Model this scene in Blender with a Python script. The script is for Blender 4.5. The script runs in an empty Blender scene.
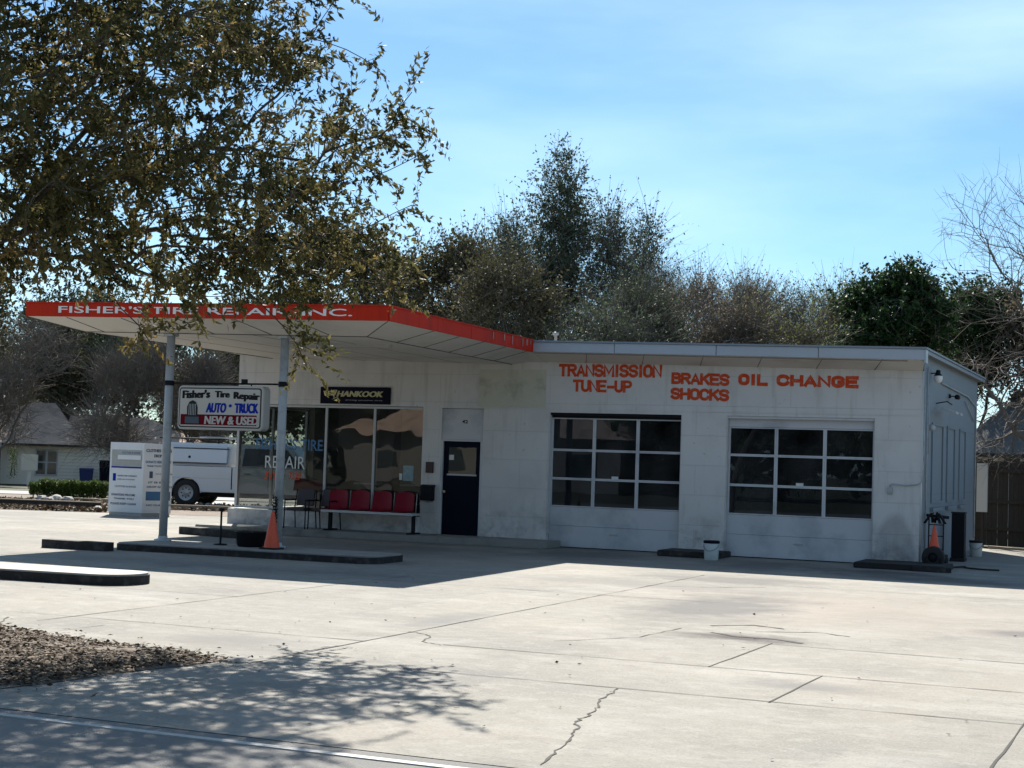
import bpy, bmesh, math, random
import numpy as np
from mathutils import Vector, Matrix, noise

sc = bpy.context.scene
col = sc.collection

# ------------------------------------------------------------------ camera
CAM = np.array([4.640, -31.133, 1.820]); YAW, PITCH, ROLL, FPX = 0.4046, 0.0483, 0.0321, 1570.6
cy, sy, cp, sp = math.cos(YAW), math.sin(YAW), math.cos(PITCH), math.sin(PITCH)
f_ = Vector((-sy*cp, cy*cp, sp)); r_ = Vector((cy, sy, 0)); u_ = r_.cross(f_)
r2 = r_*math.cos(ROLL) + u_*math.sin(ROLL); u2 = u_*math.cos(ROLL) - r_*math.sin(ROLL)
cam = bpy.data.objects.new('camera', bpy.data.cameras.new('camera')); col.objects.link(cam)
M3 = Matrix((r2, u2, -f_)).transposed()
cam.matrix_world = Matrix.Translation(Vector(CAM)) @ M3.to_4x4()
cam.data.sensor_width = 36; cam.data.lens = FPX/1024*36; cam.data.clip_end = 3000; cam.data.clip_start = .1
sc.camera = cam

# ------------------------------------------------------------------ light
SUNDIR = Vector((-.54, .88, 1.0)).normalized()      # towards the sun
elev = math.asin(SUNDIR.z); azim = math.atan2(SUNDIR.x, SUNDIR.y)
sl = bpy.data.lights.new('sun', 'SUN'); sl.energy = 5.0; sl.angle = math.radians(.5); sl.color = (1, .945, .86)
sun = bpy.data.objects.new('sun', sl); col.objects.link(sun)
sun.rotation_euler = SUNDIR.to_track_quat('Z', 'Y').to_euler()
w = bpy.data.worlds.new('World'); sc.world = w; w.use_nodes = True
nt = w.node_tree; N = nt.nodes; L = nt.links
bg = N['Background']; bg.inputs['Strength'].default_value = .05
sky = N.new('ShaderNodeTexSky'); sky.sky_type = 'NISHITA'; sky.sun_disc = False
sky.sun_elevation = elev; sky.sun_rotation = azim; sky.air_density = 1.0; sky.dust_density = .15; sky.ozone_density = 3.0
tc = N.new('ShaderNodeTexCoord')
mp = N.new('ShaderNodeMapping'); mp.inputs['Scale'].default_value = (1.6, 1.6, 7.0); mp.inputs['Rotation'].default_value = (.12, .08, .3)
nz = N.new('ShaderNodeTexNoise'); nz.inputs['Scale'].default_value = 1.3; nz.inputs['Detail'].default_value = 6; nz.inputs['Roughness'].default_value = .5
cr = N.new('ShaderNodeValToRGB'); cr.color_ramp.elements[0].position = .40; cr.color_ramp.elements[0].color = (0, 0, 0, 1)
cr.color_ramp.elements[1].position = .74; cr.color_ramp.elements[1].color = (.62, .62, .62, 1)
mx = N.new('ShaderNodeMix'); mx.data_type = 'RGBA'; mx.inputs['B'].default_value = (8.0, 10.6, 12.4, 1)
L.new(tc.outputs['Generated'], mp.inputs['Vector']); L.new(mp.outputs[0], nz.inputs['Vector']); L.new(nz.outputs[0], cr.inputs[0])
tn = N.new('ShaderNodeMix'); tn.data_type = 'RGBA'; tn.blend_type = 'MULTIPLY'; tn.inputs['Factor'].default_value = 1; tn.inputs['B'].default_value = (.80, 1.01, 1.12, 1)
L.new(sky.outputs[0], tn.inputs['A'])
L.new(cr.outputs[0], mx.inputs['Factor']); L.new(tn.outputs['Result'], mx.inputs['A']); L.new(mx.outputs['Result'], bg.inputs['Color'])
sc.view_settings.view_transform = 'Standard'; sc.view_settings.look = 'None'; sc.view_settings.exposure = 1.27; sc.view_settings.gamma = 1
sc.view_settings.use_curve_mapping = False
sc.render.engine = 'CYCLES'
sc.cycles.max_bounces = 8; sc.cycles.transparent_max_bounces = 16

# ------------------------------------------------------------------ materials
K = .80
def mat(name, base, rough=.7, var=.12, scale=3.0, bump=0.0, bscale=None, metal=0.0, spec=.4, dark=None, dscale=.6, damt=0.0, stretch=None, detail=5):
    """principled with fine noise variation and an optional larger stain layer"""
    base = tuple(x*K for x in base); dark = tuple(x*K for x in dark) if dark else None
    m = bpy.data.materials.new(name); m.use_nodes = True; t = m.node_tree; n = t.nodes; l = t.links
    b = n['Principled BSDF']; b.inputs['Roughness'].default_value = rough; b.inputs['Metallic'].default_value = metal
    b.inputs['Specular IOR Level'].default_value = spec
    co = n.new('ShaderNodeTexCoord'); src = co.outputs['Object']
    if stretch:
        q = n.new('ShaderNodeMapping'); q.inputs['Scale'].default_value = stretch; l.new(src, q.inputs['Vector']); src = q.outputs[0]
    z = n.new('ShaderNodeTexNoise'); z.inputs['Scale'].default_value = scale; z.inputs['Detail'].default_value = detail; z.inputs['Roughness'].default_value = .65
    l.new(src, z.inputs['Vector'])
    c = n.new('ShaderNodeMix'); c.data_type = 'RGBA'
    c.inputs['A'].default_value = tuple(x*(1-var) for x in base)+(1,); c.inputs['B'].default_value = tuple(min(1, x*(1+var)) for x in base)+(1,)
    l.new(z.outputs[0], c.inputs['Factor']); out = c.outputs['Result']
    if dark:
        z2 = n.new('ShaderNodeTexNoise'); z2.inputs['Scale'].default_value = dscale; z2.inputs['Detail'].default_value = 7; z2.inputs['Roughness'].default_value = .62
        l.new(src, z2.inputs['Vector'])
        r = n.new('ShaderNodeMapRange'); r.inputs['From Min'].default_value = .5; r.inputs['From Max'].default_value = .72; r.inputs['To Max'].default_value = damt
        l.new(z2.outputs[0], r.inputs['Value'])
        d = n.new('ShaderNodeMix'); d.data_type = 'RGBA'; d.inputs['B'].default_value = tuple(dark)+(1,)
        l.new(r.outputs[0], d.inputs['Factor']); l.new(out, d.inputs['A']); out = d.outputs['Result']
    l.new(out, b.inputs['Base Color'])
    if bump:
        z3 = n.new('ShaderNodeTexNoise'); z3.inputs['Scale'].default_value = bscale or scale*4; z3.inputs['Detail'].default_value = 4
        l.new(src, z3.inputs['Vector'])
        bp = n.new('ShaderNodeBump'); bp.inputs['Strength'].default_value = bump; bp.inputs['Distance'].default_value = .02
        l.new(z3.outputs[0], bp.inputs['Height']); l.new(bp.outputs[0], b.inputs['Normal'])
    return m

def leaf_mat(name, c1, c2, c3, trans=.35, rough=.5, spec=.35):
    rough = max(rough, .55); spec = min(spec, .10)
    m = bpy.data.materials.new(name); m.use_nodes = True; t = m.node_tree; n = t.nodes; l = t.links
    b = n['Principled BSDF']; b.inputs['Roughness'].default_value = rough; b.inputs['Specular IOR Level'].default_value = spec
    at = n.new('ShaderNodeAttribute'); at.attribute_name = 'tint'
    r = n.new('ShaderNodeValToRGB'); e = r.color_ramp.elements
    e[0].color = c1+(1,); e[1].color = c3+(1,); k = e.new(.55); k.color = c2+(1,); e[2].position = 1
    l.new(at.outputs['Fac'], r.inputs[0]); l.new(r.outputs[0], b.inputs['Base Color'])
    tr = n.new('ShaderNodeBsdfTranslucent'); l.new(r.outputs[0], tr.inputs['Color'])
    mxs = n.new('ShaderNodeMixShader'); mxs.inputs[0].default_value = trans
    l.new(b.outputs[0], mxs.inputs[1]); l.new(tr.outputs[0], mxs.inputs[2]); l.new(mxs.outputs[0], n['Material Output'].inputs[0])
    return m

def glass_mat(name, tint=(.6, .62, .62), refl=.06, wav=0.0, gl=(.95, .97, 1)):
    m = bpy.data.materials.new(name); m.use_nodes = True; t = m.node_tree; n = t.nodes; l = t.links
    n.remove(n['Principled BSDF'])
    tr = n.new('ShaderNodeBsdfTransparent'); tr.inputs[0].default_value = tint+(1,)
    g = n.new('ShaderNodeBsdfGlossy'); g.inputs['Roughness'].default_value = .01; g.inputs[0].default_value = gl+(1,)
    fr = n.new('ShaderNodeFresnel'); fr.inputs[0].default_value = 1.5
    ad = n.new('ShaderNodeMath'); ad.operation = 'ADD'; ad.inputs[1].default_value = refl; l.new(fr.outputs[0], ad.inputs[0])
    if wav:
        co = n.new('ShaderNodeTexCoord'); z = n.new('ShaderNodeTexNoise'); z.inputs['Scale'].default_value = 1.1; z.inputs['Detail'].default_value = 1
        l.new(co.outputs['Object'], z.inputs['Vector']); bp = n.new('ShaderNodeBump'); bp.inputs['Strength'].default_value = wav; bp.inputs['Distance'].default_value = .1
        l.new(z.outputs[0], bp.inputs['Height']); l.new(bp.outputs[0], g.inputs['Normal'])
    ms = n.new('ShaderNodeMixShader'); l.new(ad.outputs[0], ms.inputs[0]); l.new(tr.outputs[0], ms.inputs[1]); l.new(g.outputs[0], ms.inputs[2])
    df = n.new('ShaderNodeBsdfDiffuse'); df.inputs[0].default_value = (.55, .56, .56, 1)      # dust on the pane
    co2 = n.new('ShaderNodeTexCoord'); zd = n.new('ShaderNodeTexNoise'); zd.inputs['Scale'].default_value = 1.6; zd.inputs['Detail'].default_value = 6; l.new(co2.outputs['Object'], zd.inputs['Vector'])
    rd = n.new('ShaderNodeMapRange'); rd.inputs['From Min'].default_value = .3; rd.inputs['From Max'].default_value = .75; rd.inputs['To Min'].default_value = .006; rd.inputs['To Max'].default_value = .05; l.new(zd.outputs[0], rd.inputs['Value'])
    ms2 = n.new('ShaderNodeMixShader'); l.new(rd.outputs[0], ms2.inputs[0]); l.new(ms.outputs[0], ms2.inputs[1]); l.new(df.outputs[0], ms2.inputs[2])
    l.new(ms2.outputs[0], n['Material Output'].inputs[0])
    return m

def concrete_mat():
    m = mat('lot_concrete', (.255, .240, .206), .92, .20, 7, .25, 60, dark=(.165, .162, .152), dscale=.35, damt=.9)
    t = m.node_tree; n = t.nodes; l = t.links; b = n['Principled BSDF']
    src = b.inputs['Base Color'].links[0].from_socket
    co = n.new('ShaderNodeTexCoord')
    def layer(src, colr, sc_, lo, hi, amt, loc, stretch):
        q = n.new('ShaderNodeMapping'); q.inputs['Scale'].default_value = stretch; q.inputs['Location'].default_value = loc; l.new(co.outputs['Object'], q.inputs['Vector'])
        z = n.new('ShaderNodeTexNoise'); z.inputs['Scale'].default_value = sc_; z.inputs['Detail'].default_value = 8; z.inputs['Roughness'].default_value = .68; l.new(q.outputs[0], z.inputs['Vector'])
        r = n.new('ShaderNodeMapRange'); r.inputs['From Min'].default_value = lo; r.inputs['From Max'].default_value = hi; r.inputs['To Max'].default_value = amt; l.new(z.outputs[0], r.inputs['Value'])
        d = n.new('ShaderNodeMix'); d.data_type = 'RGBA'; d.inputs['B'].default_value = tuple(x*K for x in colr)+(1,)
        l.new(r.outputs[0], d.inputs['Factor']); l.new(src, d.inputs['A']); return d.outputs['Result']
    src = layer(src, (.31, .265, .22), .22, .5, .68, .55, (3, 9, 0), (1, 1.2, 1))      # rusty tan patches
    src = layer(src, (.36, .345, .312), .6, .50, .66, .75, (13, 2, 0), (.8, 1.3, 1))   # pale worn areas
    src = layer(src, (.12, .112, .108), .8, .58, .74, .6, (30, 7, 0), (.8, 1.2, 1))    # oil and tyre grime
    src = layer(src, (.16, .152, .14), 3.2, .55, .68, .55, (5, 7, 0), (.9, 1.1, 1))    # blotches
    src = layer(src, (.34, .328, .295), 4.5, .52, .62, .5, (21, 4, 0), (.9, 1.1, 1))   # scuffs
    src = layer(src, (.09, .085, .08), 9.0, .66, .72, .75, (2, 17, 0), (1, 1, 1))      # oil drips
    src = layer(src, (.15, .145, .135), 34.0, .52, .66, .6, (8, 31, 0), (1, 1, 1))     # pits
    src = layer(src, (.38, .365, .33), 42.0, .53, .66, .6, (12, 6, 0), (1, 1, 1))      # exposed aggregate
    bk = n.new('ShaderNodeTexBrick'); bk.offset = .37; bk.inputs['Scale'].default_value = 1; bk.inputs['Brick Width'].default_value = 3.47; bk.inputs['Row Height'].default_value = 3.6; bk.inputs['Mortar Size'].default_value = 0
    bk.inputs['Color1'].default_value = (.84, .845, .85, 1); bk.inputs['Color2'].default_value = (1.0, .99, .97, 1); q0 = n.new('ShaderNodeMapping'); q0.inputs['Location'].default_value = (-.7, .6, 0); l.new(co.outputs['Object'], q0.inputs['Vector']); l.new(q0.outputs[0], bk.inputs['Vector'])
    mu0 = n.new('ShaderNodeMix'); mu0.data_type = 'RGBA'; mu0.blend_type = 'MULTIPLY'; mu0.inputs['Factor'].default_value = 1; l.new(src, mu0.inputs['A']); l.new(bk.outputs[0], mu0.inputs['B']); src = mu0.outputs['Result']
    def blob(src, cx, cy, rx, ry, colr, amt):                                        # one irregular patch: stains, and shade put into the apron colour
        q = n.new('ShaderNodeMapping'); q.vector_type = 'POINT'; q.inputs['Location'].default_value = (-cx/rx, -cy/ry, 0); q.inputs['Scale'].default_value = (1/rx, 1/ry, 0); l.new(co.outputs['Object'], q.inputs['Vector'])
        ln = n.new('ShaderNodeVectorMath'); ln.operation = 'LENGTH'; l.new(q.outputs[0], ln.inputs[0])
        z = n.new('ShaderNodeTexNoise'); z.inputs['Scale'].default_value = 1.3; z.inputs['Detail'].default_value = 8; z.inputs['Roughness'].default_value = .7; l.new(co.outputs['Object'], z.inputs['Vector'])
        s = n.new('ShaderNodeMath'); s.operation = 'MULTIPLY_ADD'; s.inputs[1].default_value = 2.2; s.inputs[2].default_value = -1.1; l.new(z.outputs[0], s.inputs[0])
        a = n.new('ShaderNodeMath'); a.operation = 'ADD'; l.new(ln.outputs['Value'], a.inputs[0]); l.new(s.outputs[0], a.inputs[1])
        r = n.new('ShaderNodeMapRange'); r.inputs['From Min'].default_value = 1.15; r.inputs['From Max'].default_value = .35; r.inputs['To Min'].default_value = 0; r.inputs['To Max'].default_value = amt; l.new(a.outputs[0], r.inputs['Value'])
        d = n.new('ShaderNodeMix'); d.data_type = 'RGBA'; d.inputs['B'].default_value = tuple(x*K for x in colr)+(1,)
        l.new(r.outputs[0], d.inputs['Factor']); l.new(src, d.inputs['A']); return d.outputs['Result']
    src = blob(src, .6, -10.5, 2.6, 3.2, (.31, .262, .212), .5)
    src = blob(src, -.9, -11.2, 1.1, 2.6, (.10, .098, .096), .8)
    src = blob(src, -2.0, -6.3, 1.6, 1.0, (.12, .115, .11), .8)
    src = blob(src, -3.6, -18.2, .9, .7, (.14, .137, .13), .7)
    src = blob(src, 3.0, -12.0, .5, .5, (.11, .10, .095), .8)
    src = blob(src, 1.8, -17.9, .7, .35, (.14, .135, .13), .7)
    src = blob(src, .35, -14.6, .75, .45, (.04, .03, .028), .95)
    src = blob(src, -3.0, -15.0, .35, 1.1, (.13, .13, .13), .6)
    src = blob(src, -2.4, -2.2, 1.3, 1.6, (.10, .10, .10), .7)  # front apron patches: oil grime that also deepens the shade by colour
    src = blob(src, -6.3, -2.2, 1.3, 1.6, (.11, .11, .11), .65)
    src = blob(src, -10.5, -3.6, 3.6, 2.0, (.13, .13, .13), .6)  # larger dirt zone, also darkening the shaded concrete by colour
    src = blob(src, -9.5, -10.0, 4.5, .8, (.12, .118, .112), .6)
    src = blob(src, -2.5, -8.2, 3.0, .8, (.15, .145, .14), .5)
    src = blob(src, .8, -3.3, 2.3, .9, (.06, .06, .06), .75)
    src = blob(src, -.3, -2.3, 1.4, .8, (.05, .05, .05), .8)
    l.new(src, b.inputs['Base Color'])
    return m

def wall_mat(name, base, bw=1.3, bh=.61, stain=True):
    """painted block panels: courses as fine joints"""
    m = mat(name, base, .55, .05, 2.0, .06, 30, dark=(.18, .18, .18), dscale=.9, damt=.22)
    t = m.node_tree; n = t.nodes; l = t.links; b = n['Principled BSDF']
    src = b.inputs['Base Color'].links[0].from_socket
    co = n.new('ShaderNodeTexCoord'); sx = n.new('ShaderNodeSeparateXYZ'); l.new(co.outputs['Object'], sx.inputs[0])
    ad = n.new('ShaderNodeMath'); l.new(sx.outputs['X'], ad.inputs[0]); l.new(sx.outputs['Y'], ad.inputs[1])
    cb = n.new('ShaderNodeCombineXYZ'); l.new(ad.outputs[0], cb.inputs['X']); l.new(sx.outputs['Z'], cb.inputs['Y'])
    br = n.new('ShaderNodeTexBrick'); br.offset = .5; br.inputs['Scale'].default_value = 1; br.inputs['Brick Width'].default_value = bw; br.inputs['Row Height'].default_value = bh
    br.inputs['Mortar Size'].default_value = .006; br.inputs['Mortar Smooth'].default_value = .3
    br.inputs['Color1'].default_value = (1, 1, 1, 1); br.inputs['Color2'].default_value = (.965, .965, .965, 1); br.inputs['Mortar'].default_value = (.80, .80, .80, 1)
    l.new(cb.outputs[0], br.inputs['Vector'])
    mu = n.new('ShaderNodeMix'); mu.data_type = 'RGBA'; mu.blend_type = 'MULTIPLY'; mu.inputs['Factor'].default_value = .8
    l.new(src, mu.inputs['A']); l.new(br.outputs[0], mu.inputs['B']); out = mu.outputs['Result']
    if stain:                                       # grime splashed up from the ground and a damp patch
        r = n.new('ShaderNodeMapRange'); r.inputs['From Min'].default_value = 1.0; r.inputs['From Max'].default_value = 0.0; r.inputs['To Max'].default_value = 1
        l.new(sx.outputs['Z'], r.inputs['Value'])
        z = n.new('ShaderNodeTexNoise'); z.inputs['Scale'].default_value = 2.4; z.inputs['Detail'].default_value = 8; z.inputs['Roughness'].default_value = .7; l.new(cb.outputs[0], z.inputs['Vector'])
        r2_ = n.new('ShaderNodeMapRange'); r2_.inputs['From Min'].default_value = .45; r2_.inputs['From Max'].default_value = .7; l.new(z.outputs[0], r2_.inputs['Value'])
        p = n.new('ShaderNodeMath'); p.operation = 'MULTIPLY'; l.new(r.outputs[0], p.inputs[0]); l.new(r2_.outputs[0], p.inputs[1])
        d = n.new('ShaderNodeMix'); d.data_type = 'RGBA'; d.inputs['B'].default_value = (.10, .095, .09, 1)
        l.new(p.outputs[0], d.inputs['Factor']); l.new(out, d.inputs['A']); out = d.outputs['Result']
        q = n.new('ShaderNodeMapping'); q.inputs['Location'].default_value = (.5/.42, -.0, 0); q.inputs['Scale'].default_value = (1/.42, 1/1.0, 0); l.new(cb.outputs[0], q.inputs['Vector'])
        ln = n.new('ShaderNodeVectorMath'); ln.operation = 'LENGTH'; l.new(q.outputs[0], ln.inputs[0])
        r3 = n.new('ShaderNodeMapRange'); r3.inputs['From Min'].default_value = 1.08; r3.inputs['From Max'].default_value = .9; r3.inputs['To Min'].default_value = 0; r3.inputs['To Max'].default_value = .38; l.new(ln.outputs['Value'], r3.inputs['Value'])
        d2 = n.new('ShaderNodeMix'); d2.data_type = 'RGBA'; d2.inputs['B'].default_value = (.13, .13, .135, 1)
        l.new(r3.outputs[0], d2.inputs['Factor']); l.new(out, d2.inputs['A']); out = d2.outputs['Result']
    mq = n.new('ShaderNodeMapping'); mq.inputs['Scale'].default_value = (5, .45, 1); l.new(cb.outputs[0], mq.inputs['Vector'])
    zs = n.new('ShaderNodeTexNoise'); zs.inputs['Scale'].default_value = 1.0; zs.inputs['Detail'].default_value = 7; zs.inputs['Roughness'].default_value = .62; l.new(mq.outputs[0], zs.inputs['Vector'])
    rs = n.new('ShaderNodeMapRange'); rs.inputs['From Min'].default_value = .54; rs.inputs['From Max'].default_value = .72; rs.inputs['To Max'].default_value = .38; l.new(zs.outputs[0], rs.inputs['Value'])
    ds = n.new('ShaderNodeMix'); ds.data_type = 'RGBA'; ds.inputs['B'].default_value = (.24, .22, .19, 1); l.new(rs.outputs[0], ds.inputs['Factor']); l.new(out, ds.inputs['A']); out = ds.outputs['Result']
    zc = n.new('ShaderNodeTexNoise'); zc.inputs['Scale'].default_value = 9; zc.inputs['Detail'].default_value = 5; l.new(cb.outputs[0], zc.inputs['Vector'])
    rc = n.new('ShaderNodeMapRange'); rc.inputs['From Min'].default_value = .68; rc.inputs['From Max'].default_value = .71; rc.inputs['To Max'].default_value = .55; l.new(zc.outputs[0], rc.inputs['Value'])
    dc = n.new('ShaderNodeMix'); dc.data_type = 'RGBA'; dc.inputs['B'].default_value = (.28, .27, .25, 1); l.new(rc.outputs[0], dc.inputs['Factor']); l.new(out, dc.inputs['A']); out = dc.outputs['Result']
    l.new(out, b.inputs['Base Color'])
    bp = n.new('ShaderNodeBump'); bp.inputs['Strength'].default_value = .5; bp.inputs['Distance'].default_value = .01; l.new(br.outputs['Fac'], bp.inputs['Height']); bp.invert = True
    l.new(bp.outputs[0], b.inputs['Normal'])
    return m

MT = dict(
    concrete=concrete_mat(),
    asphalt=mat('road_asphalt', (.19, .185, .175), .92, .25, 40, .5, 120, dark=(.13, .125, .12), dscale=.5, damt=.5),
    farroad=mat('far_road', (.32, .31, .29), .9, .1, 3),
    joint=mat('joint_tar', (.04, .036, .032), .9, .3, 6),
    line=mat('road_paint', (.42, .42, .40), .7, .15, 20, dark=(.35, .34, .33), dscale=6, damt=.8),
    soil=mat('soil', (.16, .125, .095), .95, .4, 12, .8, 30, dark=(.30, .26, .21), dscale=3, damt=.8),
    grass=mat('dry_grass_ground', (.06, .06, .03), .95, .4, 2, .5, 20, dark=(.09, .08, .05), dscale=.3, damt=.8),
    wall=wall_mat('painted_block', (.66, .645, .63)),
    shadeside=wall_mat('painted_block_shaded', (.20, .24, .28), 2.4, 1.4, False),  # darker copy of the block paint, the side's shade in its colour
    patch=mat('bare_cream_patch', (.56, .55, .46), .8, .12, 6, .2, 20, dark=(.22, .21, .17), dscale=2.5, damt=.6),
    soffit=mat('soffit_panel', (.70, .675, .63), .7, .06, 3, dark=(.3, .27, .23), dscale=.8, damt=.4),
    seam=mat('soffit_seam', (.12, .11, .10), .8),
    fascia=mat('white_metal_fascia', (.42, .46, .52), .35, .06, 3, dark=(.35, .36, .38), dscale=1.5, damt=.5),
    roofing=mat('roofing_felt', (.28, .27, .26), .9, .2, 2),
    red=mat('red_fascia', (.60, .035, .014), .6, .18, 2.5, dark=(.34, .035, .02), dscale=1.2, damt=.75, stretch=(3.5, 3.5, .5), spec=.08),
    redtext=mat('red_paint', (.62, .075, .02), .7, .25, 14, spec=.1, dark=(.50, .30, .24), dscale=11, damt=.5),
    whitetext=mat('white_sign_letters', (.9, .88, .84), .6, .1, 6),
    white=mat('white_paint', (.50, .51, .52), .5, .06, 4, dark=(.45, .44, .42), dscale=2, damt=.3),
    doorwhite=mat('garage_door_paint', (.56, .57, .59), .5, .05, 2, dark=(.18, .2, .23), dscale=1.2, damt=.5),
    poleW=mat('pole_paint', (.42, .45, .47), .45, .1, 3, dark=(.18, .17, .17), dscale=4, damt=.6),
    black=mat('black_paint', (.014, .015, .018), .6, .2, 5, spec=.12),
    rubber=mat('rubber', (.018, .018, .018), .85, .3, 10, .3),
    navy=mat('navy_panel', (.004, .006, .018), .6, .1, 3, spec=.08),
    blue=mat('blue_letters', (.012, .035, .34), .7, .1, 3, spec=.05),
    skyblue=mat('window_blue_letters', (.05, .16, .32), .6, .15, 3),
    gold=mat('gold_emblem', (.55, .50, .28), .5, .1, 3),
    signwhite=mat('sign_face', (.54, .52, .48), .45, .05, 4, dark=(.4, .37, .33), dscale=3, damt=.3),
    maroon=mat('maroon_band', (.16, .006, .014), .6, .1, 5, spec=.05),
    greyframe=mat('aluminium_frame', (.42, .44, .45), .4, .08, 5, metal=.3),
    redseat=mat('red_vinyl_seat', (.22, .006, .022), .5, .15, 4, spec=.15),
    darkchair=mat('dark_chair', (.03, .018, .022), .5, .2, 5),
    cone=mat('cone_orange', (.75, .10, .04), .55, .15, 8, dark=(.3, .06, .04), dscale=8, damt=.5),
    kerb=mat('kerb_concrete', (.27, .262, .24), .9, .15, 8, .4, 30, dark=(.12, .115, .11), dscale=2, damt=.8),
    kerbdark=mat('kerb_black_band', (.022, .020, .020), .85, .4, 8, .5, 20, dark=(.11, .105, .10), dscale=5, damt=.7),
    inwall=mat('inner_wall', (.17, .16, .14), .8, .1, 1),
    infloor=mat('inner_floor', (.10, .10, .10), .6, .2, 2),
    dark=mat('dark_interior', (.03, .03, .035), .8, .2, 1),
    glass=glass_mat('shop_glass', (.50, .52, .50), .012, .045),
    darkglass=glass_mat('garage_glass', (.24, .29, .36), -.01, .012, (.55, .72, 1)),
    bark=mat('bark', (.10, .085, .07), .95, .4, 6, .8, 30),
    greybark=mat('grey_bark', (.15, .125, .105), .95, .35, 5, .6, 20),
    wood=mat('fence_wood', (.045, .037, .032), .9, .4, 3, .6, 20, stretch=(6, 6, .6)),
    timber=mat('timber', (.25, .20, .15), .9, .3, 4, .5, 20),
    shingle=mat('roof_shingles', (.50, .36, .27), .95, .3, 5, .8, 14, dark=(.12, .11, .10), dscale=1, damt=.6),
    shinglegrey=mat('grey_roof_shingles', (.13, .13, .13), .95, .3, 5, .8, 14),
    siding=mat('house_siding', (.92, .85, .74), .8, .06, 1),
    winglass=mat('house_window_glass', (.03, .04, .045), .08, .1, 2, spec=.8),
    binblue=mat('bin_blue', (.015, .03, .14), .5, .1, 3),
    vehicle=mat('white_car_paint', (.60, .63, .66), .22, .02, 1, spec=.6),
    chrome=mat('chrome', (.6, .6, .6), .25, .05, 3, metal=.9),
    tail=mat('tail_light', (.4, .01, .01), .3, .05, 3),
    autoglass=mat('tinted_car_glass', (.01, .012, .014), .06, .05, 3, spec=.8),
    boxwhite=mat('donation_box_paint', (.80, .82, .84), .5, .05, 2, dark=(.45, .5, .56), dscale=2, damt=.3),
    boxgrey=mat('box_picture_grey', (.42, .44, .42), .6, .2, 5),
    boxink=mat('box_ink', (.06, .09, .16), .6, .2, 6),
    rock=mat('pale_rock', (.42, .40, .36), .9, .2, 5, .6, 12),
    bucket=mat('bucket_plastic', (.56, .60, .60), .5, .06, 3, dark=(.3, .3, .3), dscale=5, damt=.4),
    brown=mat('brown_leaf_litter', (.2, .15, .1), .9, .3, 8),
    globe=mat('lamp_globe', (.8, .8, .8), .3, .03, 3),
    paper=mat('paper_notice', (.65, .68, .68), .7, .1, 10),
)
MT['oakleaf'] = leaf_mat('oak_leaves', (.040, .044, .016), (.125, .112, .042), (.30, .21, .08), .36, .5, .12)
MT['ced'] = leaf_mat('evergreen_leaves', (.030, .048, .026), (.080, .105, .060), (.17, .19, .125), .25, .6, .3)
MT['olive'] = leaf_mat('olive_leaves', (.035, .036, .016), (.075, .072, .032), (.15, .13, .065), .3, .6, .3)
MT['brownish'] = leaf_mat('sparse_brown_leaves', (.085, .07, .05), (.16, .135, .095), (.26, .22, .16), .35, .6, .3)
MT['dkgreen'] = leaf_mat('glossy_dark_leaves', (.012, .028, .010), (.030, .062, .020), (.075, .12, .036), .25, .5, .18)
MT['yelgreen'] = leaf_mat('yellow_green_leaves', (.06, .07, .02), (.13, .14, .05), (.22, .21, .08), .4, .6, .3)
MT['hedge'] = leaf_mat('hedge_leaves', (.03, .05, .010), (.07, .11, .025), (.14, .18, .05), .3, .5, .3)
MT['twig'] = mat('twig_bark', (.17, .145, .125), .95, .3, 5)
MT['litter'] = leaf_mat('leaf_litter', (.030, .021, .014), (.085, .060, .038), (.24, .18, .12), .1, .7, .3)

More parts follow.
